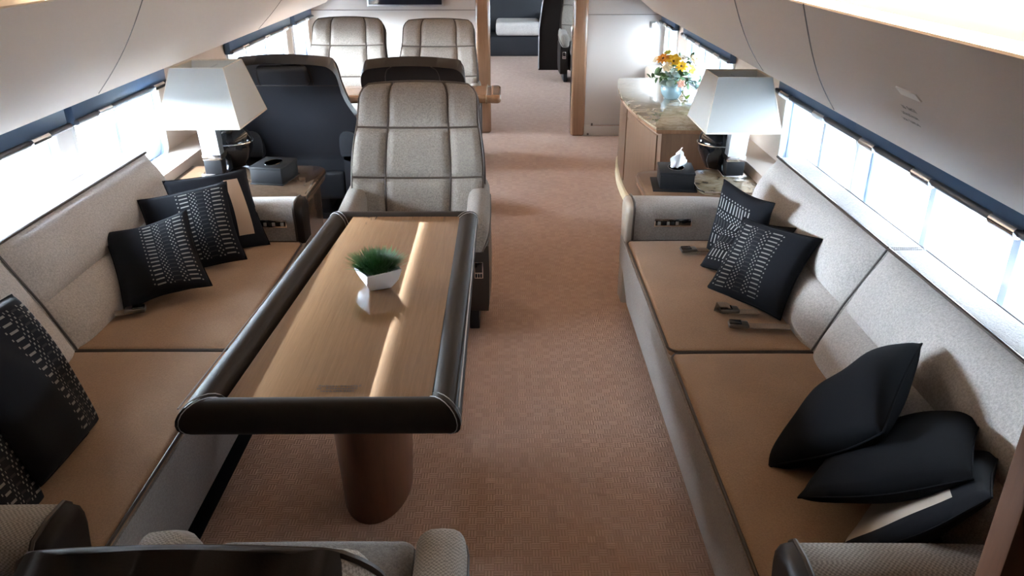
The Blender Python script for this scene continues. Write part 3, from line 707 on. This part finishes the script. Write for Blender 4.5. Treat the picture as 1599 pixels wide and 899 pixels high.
# ================================================================== CHAIRS
def chair(name, label, loc, rotz, back_m, ytop=.50, ztop=1.09, shell_m=None, head=False, cat='armchair', group='tweed and leather cabin chairs', panel=True, rear=False, arm_m=None, bx=0.0, wk=1.0, low=0.0, cr=.085):
    """local frame: the sitter looks towards -y"""
    shell_m = shell_m or M['leather']
    o = thing(name, label, cat, loc, rotz, group, local=True)
    bm = nb(); box(bm, -.17, .17, -.16, .22, 0, .05, .012); box(bm, -.12, .12, -.10, .16, .04, .16, .01); obj('swivel_base', bm, M['leather_black'], o)
    bm = nb(); rbox(bm, (0, -.02, .245), (.50, .52, .20), .03, 3, 4); obj('seat_shell', bm, shell_m, o)
    bm = nb(); rbox(bm, (0, -.08, .405), (.485, .51, .135), .04, 4, 8, lambda p: Vector((p.x, p.y, p.z + (.018 * max(0, cos(p.x / .25 * pi / 2)) * max(0, cos((p.y + .05) / .29 * pi / 2)) if p.z > .4 else 0)))); q = obj('seat_cushion', bm, M['chair'], o)
    bm = nb(); tube(bm, [(-.235, .15, .452), (-.235, -.30, .452), (-.21, -.325, .452), (.21, -.325, .452), (.235, -.30, .452), (.235, .15, .452)], .006, 6); obj('piping', bm, M['pipe'], q)
    bm = nb(); rbox(bm, (0, -.335, .235), (.44, .05, .22), .022, 3, 4); q = obj('leg_rest', bm, M['leather_brown'], o)
    bm = nb(); tube(bm, [(-.215, -.362, .33), (-.218, -.364, .14), (.218, -.364, .14), (.215, -.362, .33)], .0035, 6); obj('piping', bm, M['stitch'], q)
    for sx in (-1, 1):
        bm = nb(); box(bm, sx * .29 - .025, sx * .29 + .025, -.22, .2, 0, .14, .006); obj('leg', bm, M['leather_black'], o)
    # backrest
    zb, yb = .44, .17
    def cl(t): return yb + (ytop - yb) * ((t ** 1.12) if t > 0 else 0), zb + (ztop - zb) * t
    def hw(t):
        t = max(0, t); return wk * (lerp(.318, .298, t) + .02 * max(0, sin(pi * min(1, t * 1.4))))
    RR = .13 if cr < .1 else .20
    def pt(t, sN, off, grow=0.0):
        y, z = cl(t); y2, z2 = cl(t + .01 if t < .99 else 1); y1, z1 = cl(t - .01); d = Vector((0, y2 - y1, z2 - z1)).normalized(); nr = Vector((0, -d.z, d.y))
        w = hw(t) + grow; k = max(0, (t - (1 - RR)) / RR); w -= cr * (1 - sqrt(max(0, 1 - k * k)))
        bow = -.035 * (abs(sN) ** 2.2) * (1 - .85 * sstep(.45, .95, t))     # wings curl forward
        if grow and low: w += .055 * max(0, sin(pi * min(1, max(0, (t + .1) / .75)))) ** 2
        p = Vector((bx + sN * w, y, z + .016 * (1 - sN * sN) * sstep(.6, 1, t))) + nr * (off - bow)
        return p
    seam_s, seam_t = (-.50, .50), (.30, .665)
    topc = .94 if rear else .985
    def puff(t, sN):
        es = min(abs(sN - q_) for q_ in (-1, *seam_s, 1)); et = min(abs(t - q_) for q_ in (*seam_t, topc))
        e = min(es / .10, et / .075, 1.0); return .022 * (1 - (1 - e) ** 2)
    def sheet(fn, front_off, back_off, nT=30, nS=28, grow=0.0, top=1.0, extra=()):
        bm = nb(); Fv, Bv = {}, {}; t0s = -low if grow else 0.0; TT = sorted({round(t0s + (top - t0s) * i / nT, 4) for i in range(nT + 1)} | {round(e, 4) for e in extra}); nT = len(TT) - 1
        for i in range(nT + 1):
            t = TT[i]
            for j in range(nS + 1):
                sN = -1 + 2 * j / nS
                Fv[i, j] = bm.verts.new(pt(t, sN, front_off + (fn(t, sN) if fn else 0), grow)); Bv[i, j] = bm.verts.new(pt(t, sN, back_off, grow))
        for i in range(nT):
            for j in range(nS):
                bm.faces.new((Fv[i, j], Fv[i, j + 1], Fv[i + 1, j + 1], Fv[i + 1, j])); bm.faces.new((Bv[i, j], Bv[i + 1, j], Bv[i + 1, j + 1], Bv[i, j + 1]))
        for i in range(nT):
            for j in (0, nS): bm.faces.new((Fv[i, j], Fv[i + 1, j], Bv[i + 1, j], Bv[i, j]))
        for j in range(nS):
            for i in (0, nT): bm.faces.new((Fv[i, j], Fv[i, j + 1], Bv[i, j + 1], Bv[i, j]))
        return bm
    q = obj('backrest', sheet(puff, .055, .0, top=topc, extra=[q_ + e for q_ in seam_t for e in (-.03, -.012, 0, .012, .03)] + [topc - .01, topc - .025]), back_m, o, angle=55)
    bm = nb()
    for s0 in seam_s: tube(bm, [pt(topc * i / 24, s0, .0575) for i in range(25)], .0055, 6)
    for t0_ in seam_t: tube(bm, [pt(t0_, -1 + 2 * i / 24, .0575) for i in range(25)], .0055, 6)
    per = [pt(topc * i / 30, -1, .053) for i in range(31)] + [pt(topc, -1 + 2 * i / 16, .055) for i in range(1, 16)] + [pt(topc * (1 - i / 30), 1, .053) for i in range(31)]
    tube(bm, per, .0065, 6); obj('piping', bm, M['pipe'], q)
    def bulge(t, sN): return 0
    q = obj('back_shell', sheet((lambda t, sN: .052 * sstep(.94, .955, t) * (1 - .3 * sstep(.97, 1, t))) if rear else (lambda t, sN: .02 * sstep(.985, 1, t)), -.001, -.055, 30, 28, .012, extra=(.94, .945, .95, .955, .965, .975, .985, .9925)), shell_m, o, angle=55)
    bm = nb()
    for s0 in (-.52, .52): tube(bm, [pt(.80 + .2 * i / 8, s0, -.057, .012) for i in range(9)], .0030, 5)
    tube(bm, [pt(.80, -1 + 2 * i / 20, -.057, .012) for i in range(21)], .0030, 5)
    obj('seam', bm, M['pipe'], q)
    if head:
        bm = nb(); y, z = cl(.90); an = math.atan2(ytop - yb, ztop - zb)
        rbox(bm, (0, 0, 0), (.30, .05, .125), .022, 4, 6)
        R = Matrix.Rotation(-an, 3, 'X'); cpt = pt(.905, 0, -.070)
        for v in bm.verts: v.co = cpt + R @ v.co
        obj('headrest', bm, shell_m, o)
    # arms
    for sx in (-1, 1):
        bm = nb(); loops = []
        for i in range(13):
            f = i / 12; y = lerp(-.325, .30, f)
            zt = .595 + .03 * sstep(.2, 1, f) - .14 * (1 - min(1, f / .22)) ** 2.2; zb_ = .43 + .02 * (1 - min(1, f / .2)) ** 2
            wd = .058 * (1 - .45 * (1 - min(1, f / .16)) ** 2)
            cxm = sx * (.305 + .006 * sin(pi * f))
            lp = []
            for k in range(16):
                a = 2 * pi * k / 16; ca, sa = cos(a), sin(a)
                px = wd * (abs(ca) ** .7) * (1 if ca > 0 else -1); pz = (zt - zb_) / 2 * (abs(sa) ** .7) * (1 if sa > 0 else -1)
                lp.append(Vector((cxm + px, y, (zt + zb_) / 2 + pz)))
            loops.append(lp)
        loft(bm, loops); q = obj('armrest', bm, arm_m or (M['chair'] if back_m is M['chair'] else M['mesh']), o, angle=60)
        bm = nb(); tube(bm, [lp_[0 if sx > 0 else 8] for lp_ in loops], .005, 6); obj('piping', bm, M['stitch'] if arm_m else M['pipe'], q)
        bm = nb(); lo = []
        for z, k in ((.10, .86), (.16, .94), (.32, 1.0), (.46, .96)):
            lo.append([Vector((sx * (.305 + u * .05 * k + .012), yy, z)) for u, yy in ((-1, -.27 + .05 * (z < .15)), (1, -.27 + .05 * (z < .15)), (1.15, 0), (1, .30), (-1, .30))])
        loft(bm, lo); q = obj('arm_shell', bm, shell_m, o, angle=50)
        if panel:
            bm = nb(); box(bm, sx * .317 - .022, sx * .317 + .022, -.283, -.262, .30, .385, .003); q2 = obj('control_panel', bm, M['chrome'], o)
            bm = nb(); box(bm, sx * .317 - .017, sx * .317 + .017, -.286, -.281, .332, .380, .001); obj('panel_screen', bm, M['black_gloss'], q2)
            for i in range(3): bm = nb(); box(bm, sx * .317 - .016 + i * .0115, sx * .317 - .007 + i * .0115, -.286, -.281, .306, .324, .001); obj('button', bm, M['dark_wood'], q2)
    return o
chair('armchair', 'tan tweed armchair with brown piping facing us at the far end of the dining table', (-.225, 3.66, 0), 0, M['chair'], .46, 1.065, M['leather_brown'])
chair('armchair', 'black leather back of the armchair beside the left lamp, with a rear headrest pad', (-1.10, 5.28, 0), pi, M['chair'], .50, 1.095, M['leather_black'], True, rear=True, arm_m=M['leather_black'], low=.42)
chair('armchair', 'dark brown armchair back showing just above the tan armchair at the table', (-.335, 5.28, 0), pi, M['chair'], .50, 1.08, M['leather'], rear=True, arm_m=M['leather'], low=.42)
chair('armchair', 'tan tweed armchair facing us below the television, next to the left windows', (-1.12, 6.62, 0), 0, M['chair'], .48, 1.09, M['leather'])
chair('armchair', 'tan tweed armchair facing us below the television, next to the doorway post', (-.35, 6.62, 0), 0, M['chair'], .48, 1.075, M['leather'])
chair('armchair', 'dark leather back of the nearest armchair at the bottom edge, seen from behind', (-.235, 1.135, 0), pi, M['mesh'],   .375, 1.032, M['leather'], rear=True, bx=-.012, wk=.86, cr=.15)

# ================================================================== END TABLES, LAMPS, TISSUE BOXES
def end_table(s, label, x_in, y0, y1, zt, m):
    o = thing('end_table', label, 'side table', (s * 1.25, (y0 + y1) / 2, 0))
    def outline(g_, z):
        R_ = .09; xi = x_in + g_; pts = [(1.66, y0 + g_), (xi + .03, y0 + g_), (xi, y0 + g_ + .03)]
        pts += [(xi + R_ - R_ * cos(t), y1 - g_ - R_ + R_ * sin(t)) for t in [pi / 2 * i / 8 for i in range(9)]] + [(1.66, y1 - g_)]
        return [Vector((s * x, y, z)) for x, y in pts]
    bm = nb(); loft(bm, [outline(.035, .0), outline(.03, zt - .055)]); obj('body', bm, m, o, angle=30)
    bm = nb(); loft(bm, [outline(.012, zt - .060), outline(.004, zt - .052), outline(.004, zt - .030)]); obj('moulding', bm, M['jamb'], o, angle=30)
    bm = nb(); loft(bm, [outline(.0, zt - .030), outline(-.003, zt - .018), outline(.0, zt - .006), outline(.008, zt)]); obj('table_top', bm, M['cab_wood'] if s > 0 else M['dark_table'], o, angle=30)
    return o
end_table(1, 'wooden end table holding the open tissue box beside the right sofa arm', .925, 3.68, 4.16, .60, M['cab_wood'])
end_table(-1, 'dark glossy wooden end table between left sofa arm and black leather chair', .765, 3.68, 4.24, .61, M['dark_table'])
o = thing('tray', 'shiny marble tray under the right lamp', 'tray', (1.36, 3.95, .60))
bm = nb(); loft(bm, [[Vector((x, y, z)) for x, y in ((1.21, 3.72), (1.50, 3.70), (1.56, 3.78), (1.56, 4.06), (1.50, 4.12), (1.26, 4.12), (1.20, 4.05), (1.19, 3.78))] for z in (.600, .612)]); obj('slab', bm, M['marble'], o)
bm = nb(); tube(bm, [(x, y, .612) for x, y in ((1.21, 3.72), (1.50, 3.70), (1.56, 3.78), (1.56, 4.06), (1.50, 4.12), (1.26, 4.12), (1.20, 4.05), (1.19, 3.78))], .004, 6, True); obj('rim', bm, M['chrome'], o)

def lamp(s, label, x, y, z0, zs, ht, bw, bd, tw, td):
    o = thing('table_lamp', label, 'lamp', (s * x, y, z0))
    X = s * x; cxx = X + s * .015; yf = y - .06
    bm = nb(); box(bm, cxx - .062, cxx + .062, yf - .05, yf + .13, z0, z0 + .014, .003); obj('foot', bm, M['chrome'], o)
    bm = nb(); box(bm, cxx - .046, cxx + .046, yf - .036, yf + .036, z0 + .014, z0 + .085, .003); obj('dark_block', bm, M['dark_wood'], o)
    bm = nb(); box(bm, cxx - .049, cxx + .049, yf - .040, yf + .040, z0 + .085, z0 + .115, .003); obj('collar', bm, M['chrome'], o)
    bm = nb(); loft(bm, [[Vector((cxx + u * .046 + s * dx, yf + v * .036, z)) for u, v in ((-1, -1), (1, -1), (1, 1), (-1, 1))] for z, dx in ((z0 + .115, 0), (z0 + .20, .004), (zs + .01, .010))]); obj('column', bm, M['nickel'], o, angle=20)
    # black glossy vase-shaped body behind the column
    cb = (X - s * .045, y + .075, z0 + .012)
    bm = nb(); lathe(bm, [(.0, 0), (.055, 0), (.06, .01), (.085, .05), (.105, .10), (.108, .14), (.095, .18), (.065, .205), (.05, .215), (.048, .235), (.060, .25), (.045, .25), (.036, .235), (0, .235)], cb, 28); obj('vase_body', bm, M['black_gloss'], o)
    bm = nb(); tube(bm, [(cb[0] + .109 * cos(a), cb[1] + .109 * sin(a), cb[2] + .135) for a in [2 * pi * i / 32 for i in range(32)]], .004, 6, True); obj('chrome_band', bm, M['chrome'], o)
    bm = nb(); tube(bm, [(X, y, zs - .02), (X, y, zs + ht - .03)], .006, 8); box(bm, X - .02, X + .02, y - .012, y + .012, zs - .03, zs + .02, .004); obj('stem', bm, M['chrome'], o)
    # square tapered shade, open above and below
    def ring(hx, hy, z, dx=0): return [Vector((X + dx + a * hx, y + b_ * hy, z)) for a, b_ in ((-1, -1), (1, -1), (1, 1), (-1, 1))]
    bm = nb(); k = .003
    loft(bm, [ring(bw, bd, zs), ring(tw, td, zs + ht), ring(tw - k, td - k, zs + ht), ring(bw - k, bd - k, zs), ring(bw, bd, zs)], True, False); q = obj('lamp_shade', bm, M['shade'], o, smooth=False)
    for nm, (hx, hy, z) in (('top_trim', (tw, td, zs + ht - .003)), ('bottom_trim', (bw, bd, zs + .003))):
        bm = nb(); r_ = ring(hx + .0005, hy + .0005, z - .004); r2 = ring(hx + .0005, hy + .0005, z + .004); r3 = ring(hx - k - .001, hy - k - .001, z + .004); r4 = ring(hx - k - .001, hy - k - .001, z - .004)
        loft(bm, [r_, r2, r3, r4, r_], True, False); obj(nm, bm, M['shade_trim'], q, smooth=False)
    bm = nb()
    bm.free()
    for c0, c1 in zip(ring(bw, bd, zs), ring(tw, td, zs + ht)): bm = nb(); tube(bm, [c0, c1], .0022, 5); obj('corner_trim', bm, M['shade_trim'], q)
    bm = nb()
    box(bm, X - tw, X + tw, y - .003, y + .003, zs + ht - .030, zs + ht - .025); box(bm, X - .003, X + .003, y - td, y + td, zs + ht - .030, zs + ht - .025); obj('spider', bm, M['chrome'], o)
    return o
lamp(1, 'table lamp with white square shade on the right end table', 1.41, 4.07, .612, .872, .262, .190, .215, .136, .125)
lamp(-1, 'table lamp with white square shade beside the black leather chair on left', 1.31, 4.13, .61, .892, .285, .205, .245, .133, .150)

def tissue_box(label, c, rot, open_, tissue):
    o = thing('tissue_box', label, 'tissue box', c, rot, local=True)
    bm = nb(); box(bm, -.085, .085, -.10, .10, .006, .088, .004); box(bm, -.088, .088, -.103, .103, .078, .092, .003); obj('box', bm, M['dark_wood'], o, angle=30)
    bm = nb(); box(bm, -.12 if tissue else -.09, .10 if tissue else .09, -.13 if tissue else -.105, .11, 0, .007, .002); obj('base_plate', bm, M['dark_wood'], o)
    bm = nb(); tube(bm, [(.040 * cos(a), .062 * sin(a), .0925) for a in [2 * pi * i / 24 for i in range(24)]], .003, 6, True); obj('slot_rim', bm, M['black_gloss'], o)
    bm = nb(); loft(bm, [[Vector((r * .040 * cos(a), r * .062 * sin(a), .0924)) for a in [2 * pi * i / 24 for i in range(24)]] for r in (.1, 1)], True, True); obj('slot', bm, M['black_gloss'], o)
    if tissue:
        bm = nb(); rows = []
        for j in range(9):
            f = j / 8; w = lerp(.035, .085, f ** .8) * (1 - .85 * max(0, f - .72) / .28)
            rows.append([Vector((-.012 + .035 * f + lerp(-1, 1, i / 10) * w * .55 + .006 * sin(i * 1.7 + j), .012 * cos(i * 1.1) + .03 * f * sin(i * .62 - 1.1), .090 + .105 * f - .035 * f * abs(i / 5 - .7))) for i in range(11)])
        loft(bm, rows, False, False); t_ = obj('tissue', bm, M['tissue'], o, angle=60)
        md = t_.modifiers.new('thick', 'SOLIDIFY'); md.thickness = .0012
    return o
tissue_box('dark tissue box with a white tissue sticking up on the right end table', (1.095, 3.89, .60), radians(-6), True, True)
tissue_box('dark empty tissue box on the left end table in front of black chair', (-.985, 3.97, .61), radians(-10), True, False)

# ================================================================== CREDENZA AND FLOWERS
def cxy(y, g_=0): t = (y - 5.60) / .88; return 1.058 + .083 * t * t + g_
o = thing('credenza', 'low bow-fronted teak credenza with glossy marble top beside the right windows', 'cabinet', (1.35, 5.6, 0))
YS = [4.73 + (6.49 - 4.73) * i / 30 for i in range(31)]
def cout(g_, z, gy=0): return [Vector((1.66, 4.70 + gy, z))] + [Vector((cxy(y, g_), max(4.71 + gy, min(6.49 - gy, y)), z)) for y in YS] + [Vector((1.66, 6.49 - gy, z))]
bm = nb(); loft(bm, [cout(.045, .06, .03), cout(.04, .672, .03)]); obj('body', bm, M['cab_wood'], o, angle=30)
bm = nb(); loft(bm, [cout(.02, 0, .02), cout(.02, .055, .02), cout(.03, .062, .02)]); obj('plinth', bm, M['plinth'], o, angle=30)
bm = nb(); loft(bm, [cout(.016, .664, .008), cout(.004, .672, 0), cout(.004, .688, 0)]); obj('top_moulding', bm, M['jamb'], o, angle=30)
bm = nb(); loft(bm, [cout(.004, .688, 0), cout(.0, .694, -.002), cout(.004, .702, 0), cout(.014, .704, .01)]); obj('marble_top', bm, M['marble'], o, angle=25)
for a, b_ in ((4.80, 5.58), (5.62, 6.40)):
    bm = nb(); ys = [lerp(a, b_, i / 14) for i in range(15)]
    loft(bm, [[Vector((cxy(y, .040), y, .10)), Vector((cxy(y, .034), y, .105)), Vector((cxy(y, .034), y, .635)), Vector((cxy(y, .040), y, .64)), Vector((cxy(y, .07), y, .64)), Vector((cxy(y, .07), y, .10))] for y in ys]); q = obj('door', bm, M['cab_wood'], o, angle=30)
    yk = b_ - .05 if a < 5 else a + .05
    bm = nb(); lathe(bm, [(0, 0), (.012, 0), (.012, .004), (0, .006)], (0, 0, 0), 14)
    for v in bm.verts: v.co = Vector((cxy(yk, .034) - v.co.z, yk + v.co.x, .58 + v.co.y))
    obj('lock', bm, M['chrome'], q)

vz = (1.405, 5.63, .704)
o = thing('vase', 'round blue grey vase of mixed flowers standing on the marble credenza', 'vase', vz)
M['vase'] = mat('blue_grey_glaze', (.20, .29, .33), .22)
bm = nb(); lathe(bm, [(0, 0), (.045, 0), (.05, .004), (.072, .035), (.080, .068), (.072, .098), (.055, .115), (.050, .122), (.045, .120), (.050, .105), (.0, .09)], vz, 28); obj('body', bm, M['vase'], o)
bm = nb(); tube(bm, [(vz[0] + .051 * cos(a), vz[1] + .051 * sin(a), vz[2] + .121) for a in [2 * pi * i / 24 for i in range(24)]], .005, 6, True); obj('rim', bm, M['vase'], o)
M['stem'] = mat('stem_green', (.07, .13, .045), .6)
M['leaf'] = mat('leaf_green', (.065, .13, .050), .55); M['leaf_blue'] = mat('eucalyptus_leaf', (.22, .31, .29), .6); M['leaf_lime'] = mat('lime_leaf', (.26, .36, .06), .55)
PET = {'orange': (.78, .30, .02), 'yellow': (.88, .55, .03), 'cream': (.85, .72, .50), 'white': (.88, .86, .82), 'lime': (.62, .66, .10), 'pink': (.72, .40, .30), 'blue': (.55, .68, .80)}
for k, c in PET.items(): M['pet_' + k] = mat('petal_' + k, c, .7)
M['eye'] = mat('flower_eye', (.20, .10, .03), .8)
def petal(bm, c, n_, ang, L, w, lift, cup=.3):
    z = Vector(n_).normalized(); x = z.orthogonal().normalized(); x = Matrix.Rotation(ang, 3, z) @ x; yv = z.cross(x); rows = []
    for i in range(6):
        f = i / 5; hwid = w * sin(pi * min(.97, .12 + .88 * f)) ** .7; ctr = Vector(c) + x * L * f * cos(lift) + z * (L * f * sin(lift) - .25 * L * f * f * (1 - cup))
        rows.append([ctr - yv * hwid + z * hwid * cup, ctr, ctr + yv * hwid + z * hwid * cup])
    loft(bm, rows, False, False)
def flower(label, kind, p, size, layers):
    base = Vector(vz) + Vector((0, 0, .10)); p = Vector(p); d = (p - base).normalized()
    d = (d + Vector((-.25, -.55, .25))).normalized()
    o = thing('flower', label, 'flower', p, 0, 'flowers in the credenza vase')
    bm = nb(); tube(bm, [base + Vector((random.uniform(-.015, .015), random.uniform(-.015, .015), -.03)), lerp(base, p, .5) + Vector((0, 0, .02)), p - d * .01], .0025, 5); obj('stem', bm, M['stem'], o)
    bm = nb()
    for (n_, L, lift, ph) in layers:
        for i in range(n_): petal(bm, p, d, ph + 2 * pi * i / n_ + random.uniform(-.1, .1), size * L, size * .9 * L * pi / n_ * .75, lift)
    f_ = obj('petals', bm, M['pet_' + kind], o, angle=60); md = f_.modifiers.new('thick', 'SOLIDIFY'); md.thickness = .0015
    bm = nb(); bmesh.ops.create_uvsphere(bm, u_segments=10, v_segments=6, radius=size * .20)
    for v in bm.verts: v.co = v.co + p + d * size * .10
    obj('centre', bm, M['eye'] if kind in ('orange', 'white', 'yellow') else M['pet_' + kind], o)
DAISY = [(9, 1, .25, 0), (9, .8, .6, .3)]; ROSE = [(6, 1, .45, 0), (6, .8, .85, .5), (5, .55, 1.2, .2)]; LILY = [(6, 1.1, .55, 0), (5, .6, 1.0, .4)]
def fp(px, py, y):   # point on the photo ray at depth y
    fw0 = Vector((sin(yaw), cos(yaw), 0)); rt = Vector((cos(yaw), -sin(yaw), 0)); u0 = Vector((0, 0, 1)); fwv = fw0 * cos(pit) - u0 * sin(pit); upv = fw0 * sin(pit) + u0 * cos(pit)
    r = fwv + rt * (px - CX) / F - upv * (py - CY) / F; return Vector(cam.location) + r * (y / r.y)
for lab, kind, px, py, y, sz, ly in (
    ('orange gerbera at the top left of the bouquet', 'orange', 1036, 92, 5.58, .050, DAISY),
    ('bright yellow orange lily at the top centre of the bouquet', 'yellow', 1052, 97, 5.55, .058, LILY),
    ('yellow flower just right of the top centre lily in the bouquet', 'yellow', 1064, 104, 5.52, .045, DAISY),
    ('cream rose left of centre under the orange gerbera', 'cream', 1043, 106, 5.52, .044, ROSE),
    ('cream rose right of centre under the white anemone', 'cream', 1070, 107, 5.54, .044, ROSE),
    ('small white anemone with dark eye near the bouquet top right', 'white', 1066, 92, 5.60, .038, DAISY),
    ('pale cream rose at the far upper right of the bouquet', 'cream', 1083, 94, 5.62, .046, ROSE),
    ('large white rose at the right side of the bouquet', 'white', 1087, 103, 5.60, .052, ROSE),
    ('lime yellow bloom below the pale roses on the right', 'lime', 1077, 110, 5.55, .044, LILY),
    ('pale blue flower at the lower right of the bouquet', 'blue', 1083, 121, 5.58, .046, LILY),
    ('pinkish flower just above the vase rim', 'pink', 1063, 131, 5.52, .036, ROSE),
    ('pink flower at the lowest right edge of the bouquet', 'pink', 1090, 141, 5.58, .034, ROSE),
    ('peach flower at the left edge of the bouquet', 'cream', 1026, 93, 5.64, .036, DAISY),
    ('small yellow bud flower at the very top of the bouquet', 'lime', 1043, 84, 5.64, .030, LILY)):
    flower(lab, kind, fp(px, py, y), sz, ly)
def sprig(label, m, p, n_, L, w):
    base = Vector(vz) + Vector((0, 0, .10)); p = Vector(p)
    o = thing('leaf_sprig', label, 'foliage', p, 0, 'leaf sprigs in the credenza vase')
    mid = lerp(base, p, .5) + Vector((0, 0, .035)); cur = [base.lerp(mid, t).lerp(mid.lerp(p, t), t) for t in [i / 10 for i in range(11)]]
    bm = nb(); tube(bm, cur, .0022, 5); obj('stem', bm, M['stem'], o)
    for i in range(n_):
        f = .35 + .65 * i / max(1, n_ - 1); c = cur[int(f * 10)]
        d = (Vector((random.gauss(0, .5), random.gauss(-.5, .5), .7))).normalized()
        bm = nb(); petal(bm, c, d, random.uniform(0, 6.28), L * random.uniform(.8, 1.15), w, random.uniform(.1, .5)); f_ = obj('leaf', bm, m, o, angle=60); md = f_.modifiers.new('thick', 'SOLIDIFY'); md.thickness = .0012
for lab, mk, px, py, y, n_, L, w in (
    ('dark green leaf sprig at the left of the bouquet', 'leaf', 1020, 115, 5.60, 9, .055, .014),
    ('green leaf sprig under the cream rose on the left', 'leaf', 1032, 118, 5.52, 9, .06, .016),
    ('drooping green sprig at the far left tip of the bouquet', 'leaf', 1016, 122, 5.66, 7, .05, .011),
    ('blue grey round leaf sprig at the centre of the bouquet', 'leaf_blue', 1051, 113, 5.48, 7, .055, .024),
    ('large blue grey leaf hanging over the left vase side', 'leaf_blue', 1044, 136, 5.46, 6, .085, .030),
    ('green sprig at the centre right of the bouquet', 'leaf', 1070, 118, 5.50, 10, .06, .018),
    ('green sprig hanging over the right vase side', 'leaf', 1075, 140, 5.54, 8, .05, .016),
    ('lime green sprig trailing down to the marble at right', 'leaf_lime', 1072, 155, 5.55, 7, .05, .015),
    ('green sprig at the right edge of the bouquet', 'leaf', 1090, 128, 5.58, 8, .055, .015),
    ('upright green sprig behind the top flowers', 'leaf', 1060, 86, 5.68, 8, .05, .014),
    ('blue grey sprig at the lower right of the bouquet', 'leaf_blue', 1088, 132, 5.62, 6, .055, .018),
    ('green sprig right behind the pale roses', 'leaf', 1079, 90, 5.70, 8, .05, .013)):
    sprig(lab, M[mk], fp(px, py, y), n_, L, w)

# ================================================================== CLUB TABLE AND THE CABIN BEYOND
o = thing('club_table', 'glossy wooden table between the facing chairs, its rounded end jutting into the aisle', 'table', (-.7, 5.87, 0))
bm = nb(); rbox(bm, (-.70, 5.87, .69), (1.76, .42, .056), .024, 5, 8); obj('table_top', bm, M['jamb'], o)
bm = nb(); rbox(bm, (.145, 5.87, .690), (.09, .428, .062), .028, 5, 4); obj('end_cap', bm, M['jamb'], o)
M['bronze'] = mat('bronze_trim', (.55, .40, .24), .2, metal=1)
bm = nb(); tube(bm, [(.085, 5.652, .665), (.085, 5.648, .69), (.085, 5.655, .718), (.085, 6.085, .720)], .005, 6); obj('trim_band', bm, M['bronze'], o)
bm = nb(); box(bm, -1.3, -1.1, 5.75, 5.99, 0, .665, .01); obj('support', bm, M['leather'], o)
o = thing('card', 'small white card standing on the edge of the table between the chairs', 'card', (-.775, 5.645, .69))
bm = nb(); box(bm, -.805, -.745, 5.640, 5.646, .660, .712); obj('sheet', bm, M['tissue'], o, smooth=False)
o = thing('sofa', 'dark leather settee with pale seat front in the cabin beyond the doorway', 'sofa', (.2, 13, 0))
bm = nb(); rbox(bm, (.25, 13.0, .15), (1.5, .8, .30), .03, 3, 4); obj('base', bm, M['leather_black'], o)
bm = nb(); rbox(bm, (.42, 12.9, .41), (.68, .70, .20), .05, 4, 6); obj('seat_cushion', bm, M['sofa_top'], o)
bm = nb(); rbox(bm, (.25, 13.35, .72), (1.5, .22, .86), .06, 4, 6); obj('backrest', bm, M['leather_black'], o)
for x in (-.5, .86):
    bm = nb(); rbox(bm, (x, 13.0, .34), (.14, .8, .55), .05, 3, 4); obj('armrest', bm, M['leather_black'], o)
o = thing('cabinet', 'tall dark leather-covered seat end standing in the cabin beyond the doorway', 'cabinet', (1.0, 11.4, 0))
bm = nb(); loft(bm, [[Vector((x, y, z)) for x, y in ((xl, 11.28), (1.30, 11.28), (1.30, 11.5), (xl, 11.5))] for z, xl in ((0, .69), (.55, .69), (.8, .72), (1.0, .75), (1.35, .80))]); obj('body', bm, M['leather'], o, angle=20)
bm = nb(); tube(bm, [(.69, 11.275, .02), (.69, 11.275, .55), (.72, 11.275, .8), (.75, 11.275, 1.0), (.80, 11.275, 1.35)], .008, 6); obj('piping', bm, M['stitch'], o)
chair('armchair', 'tan tweed armchair half hidden behind the right door post in the next cabin', (1.29, 10.55, 0), 0, M['chair'], .45, 1.09, M['leather'])
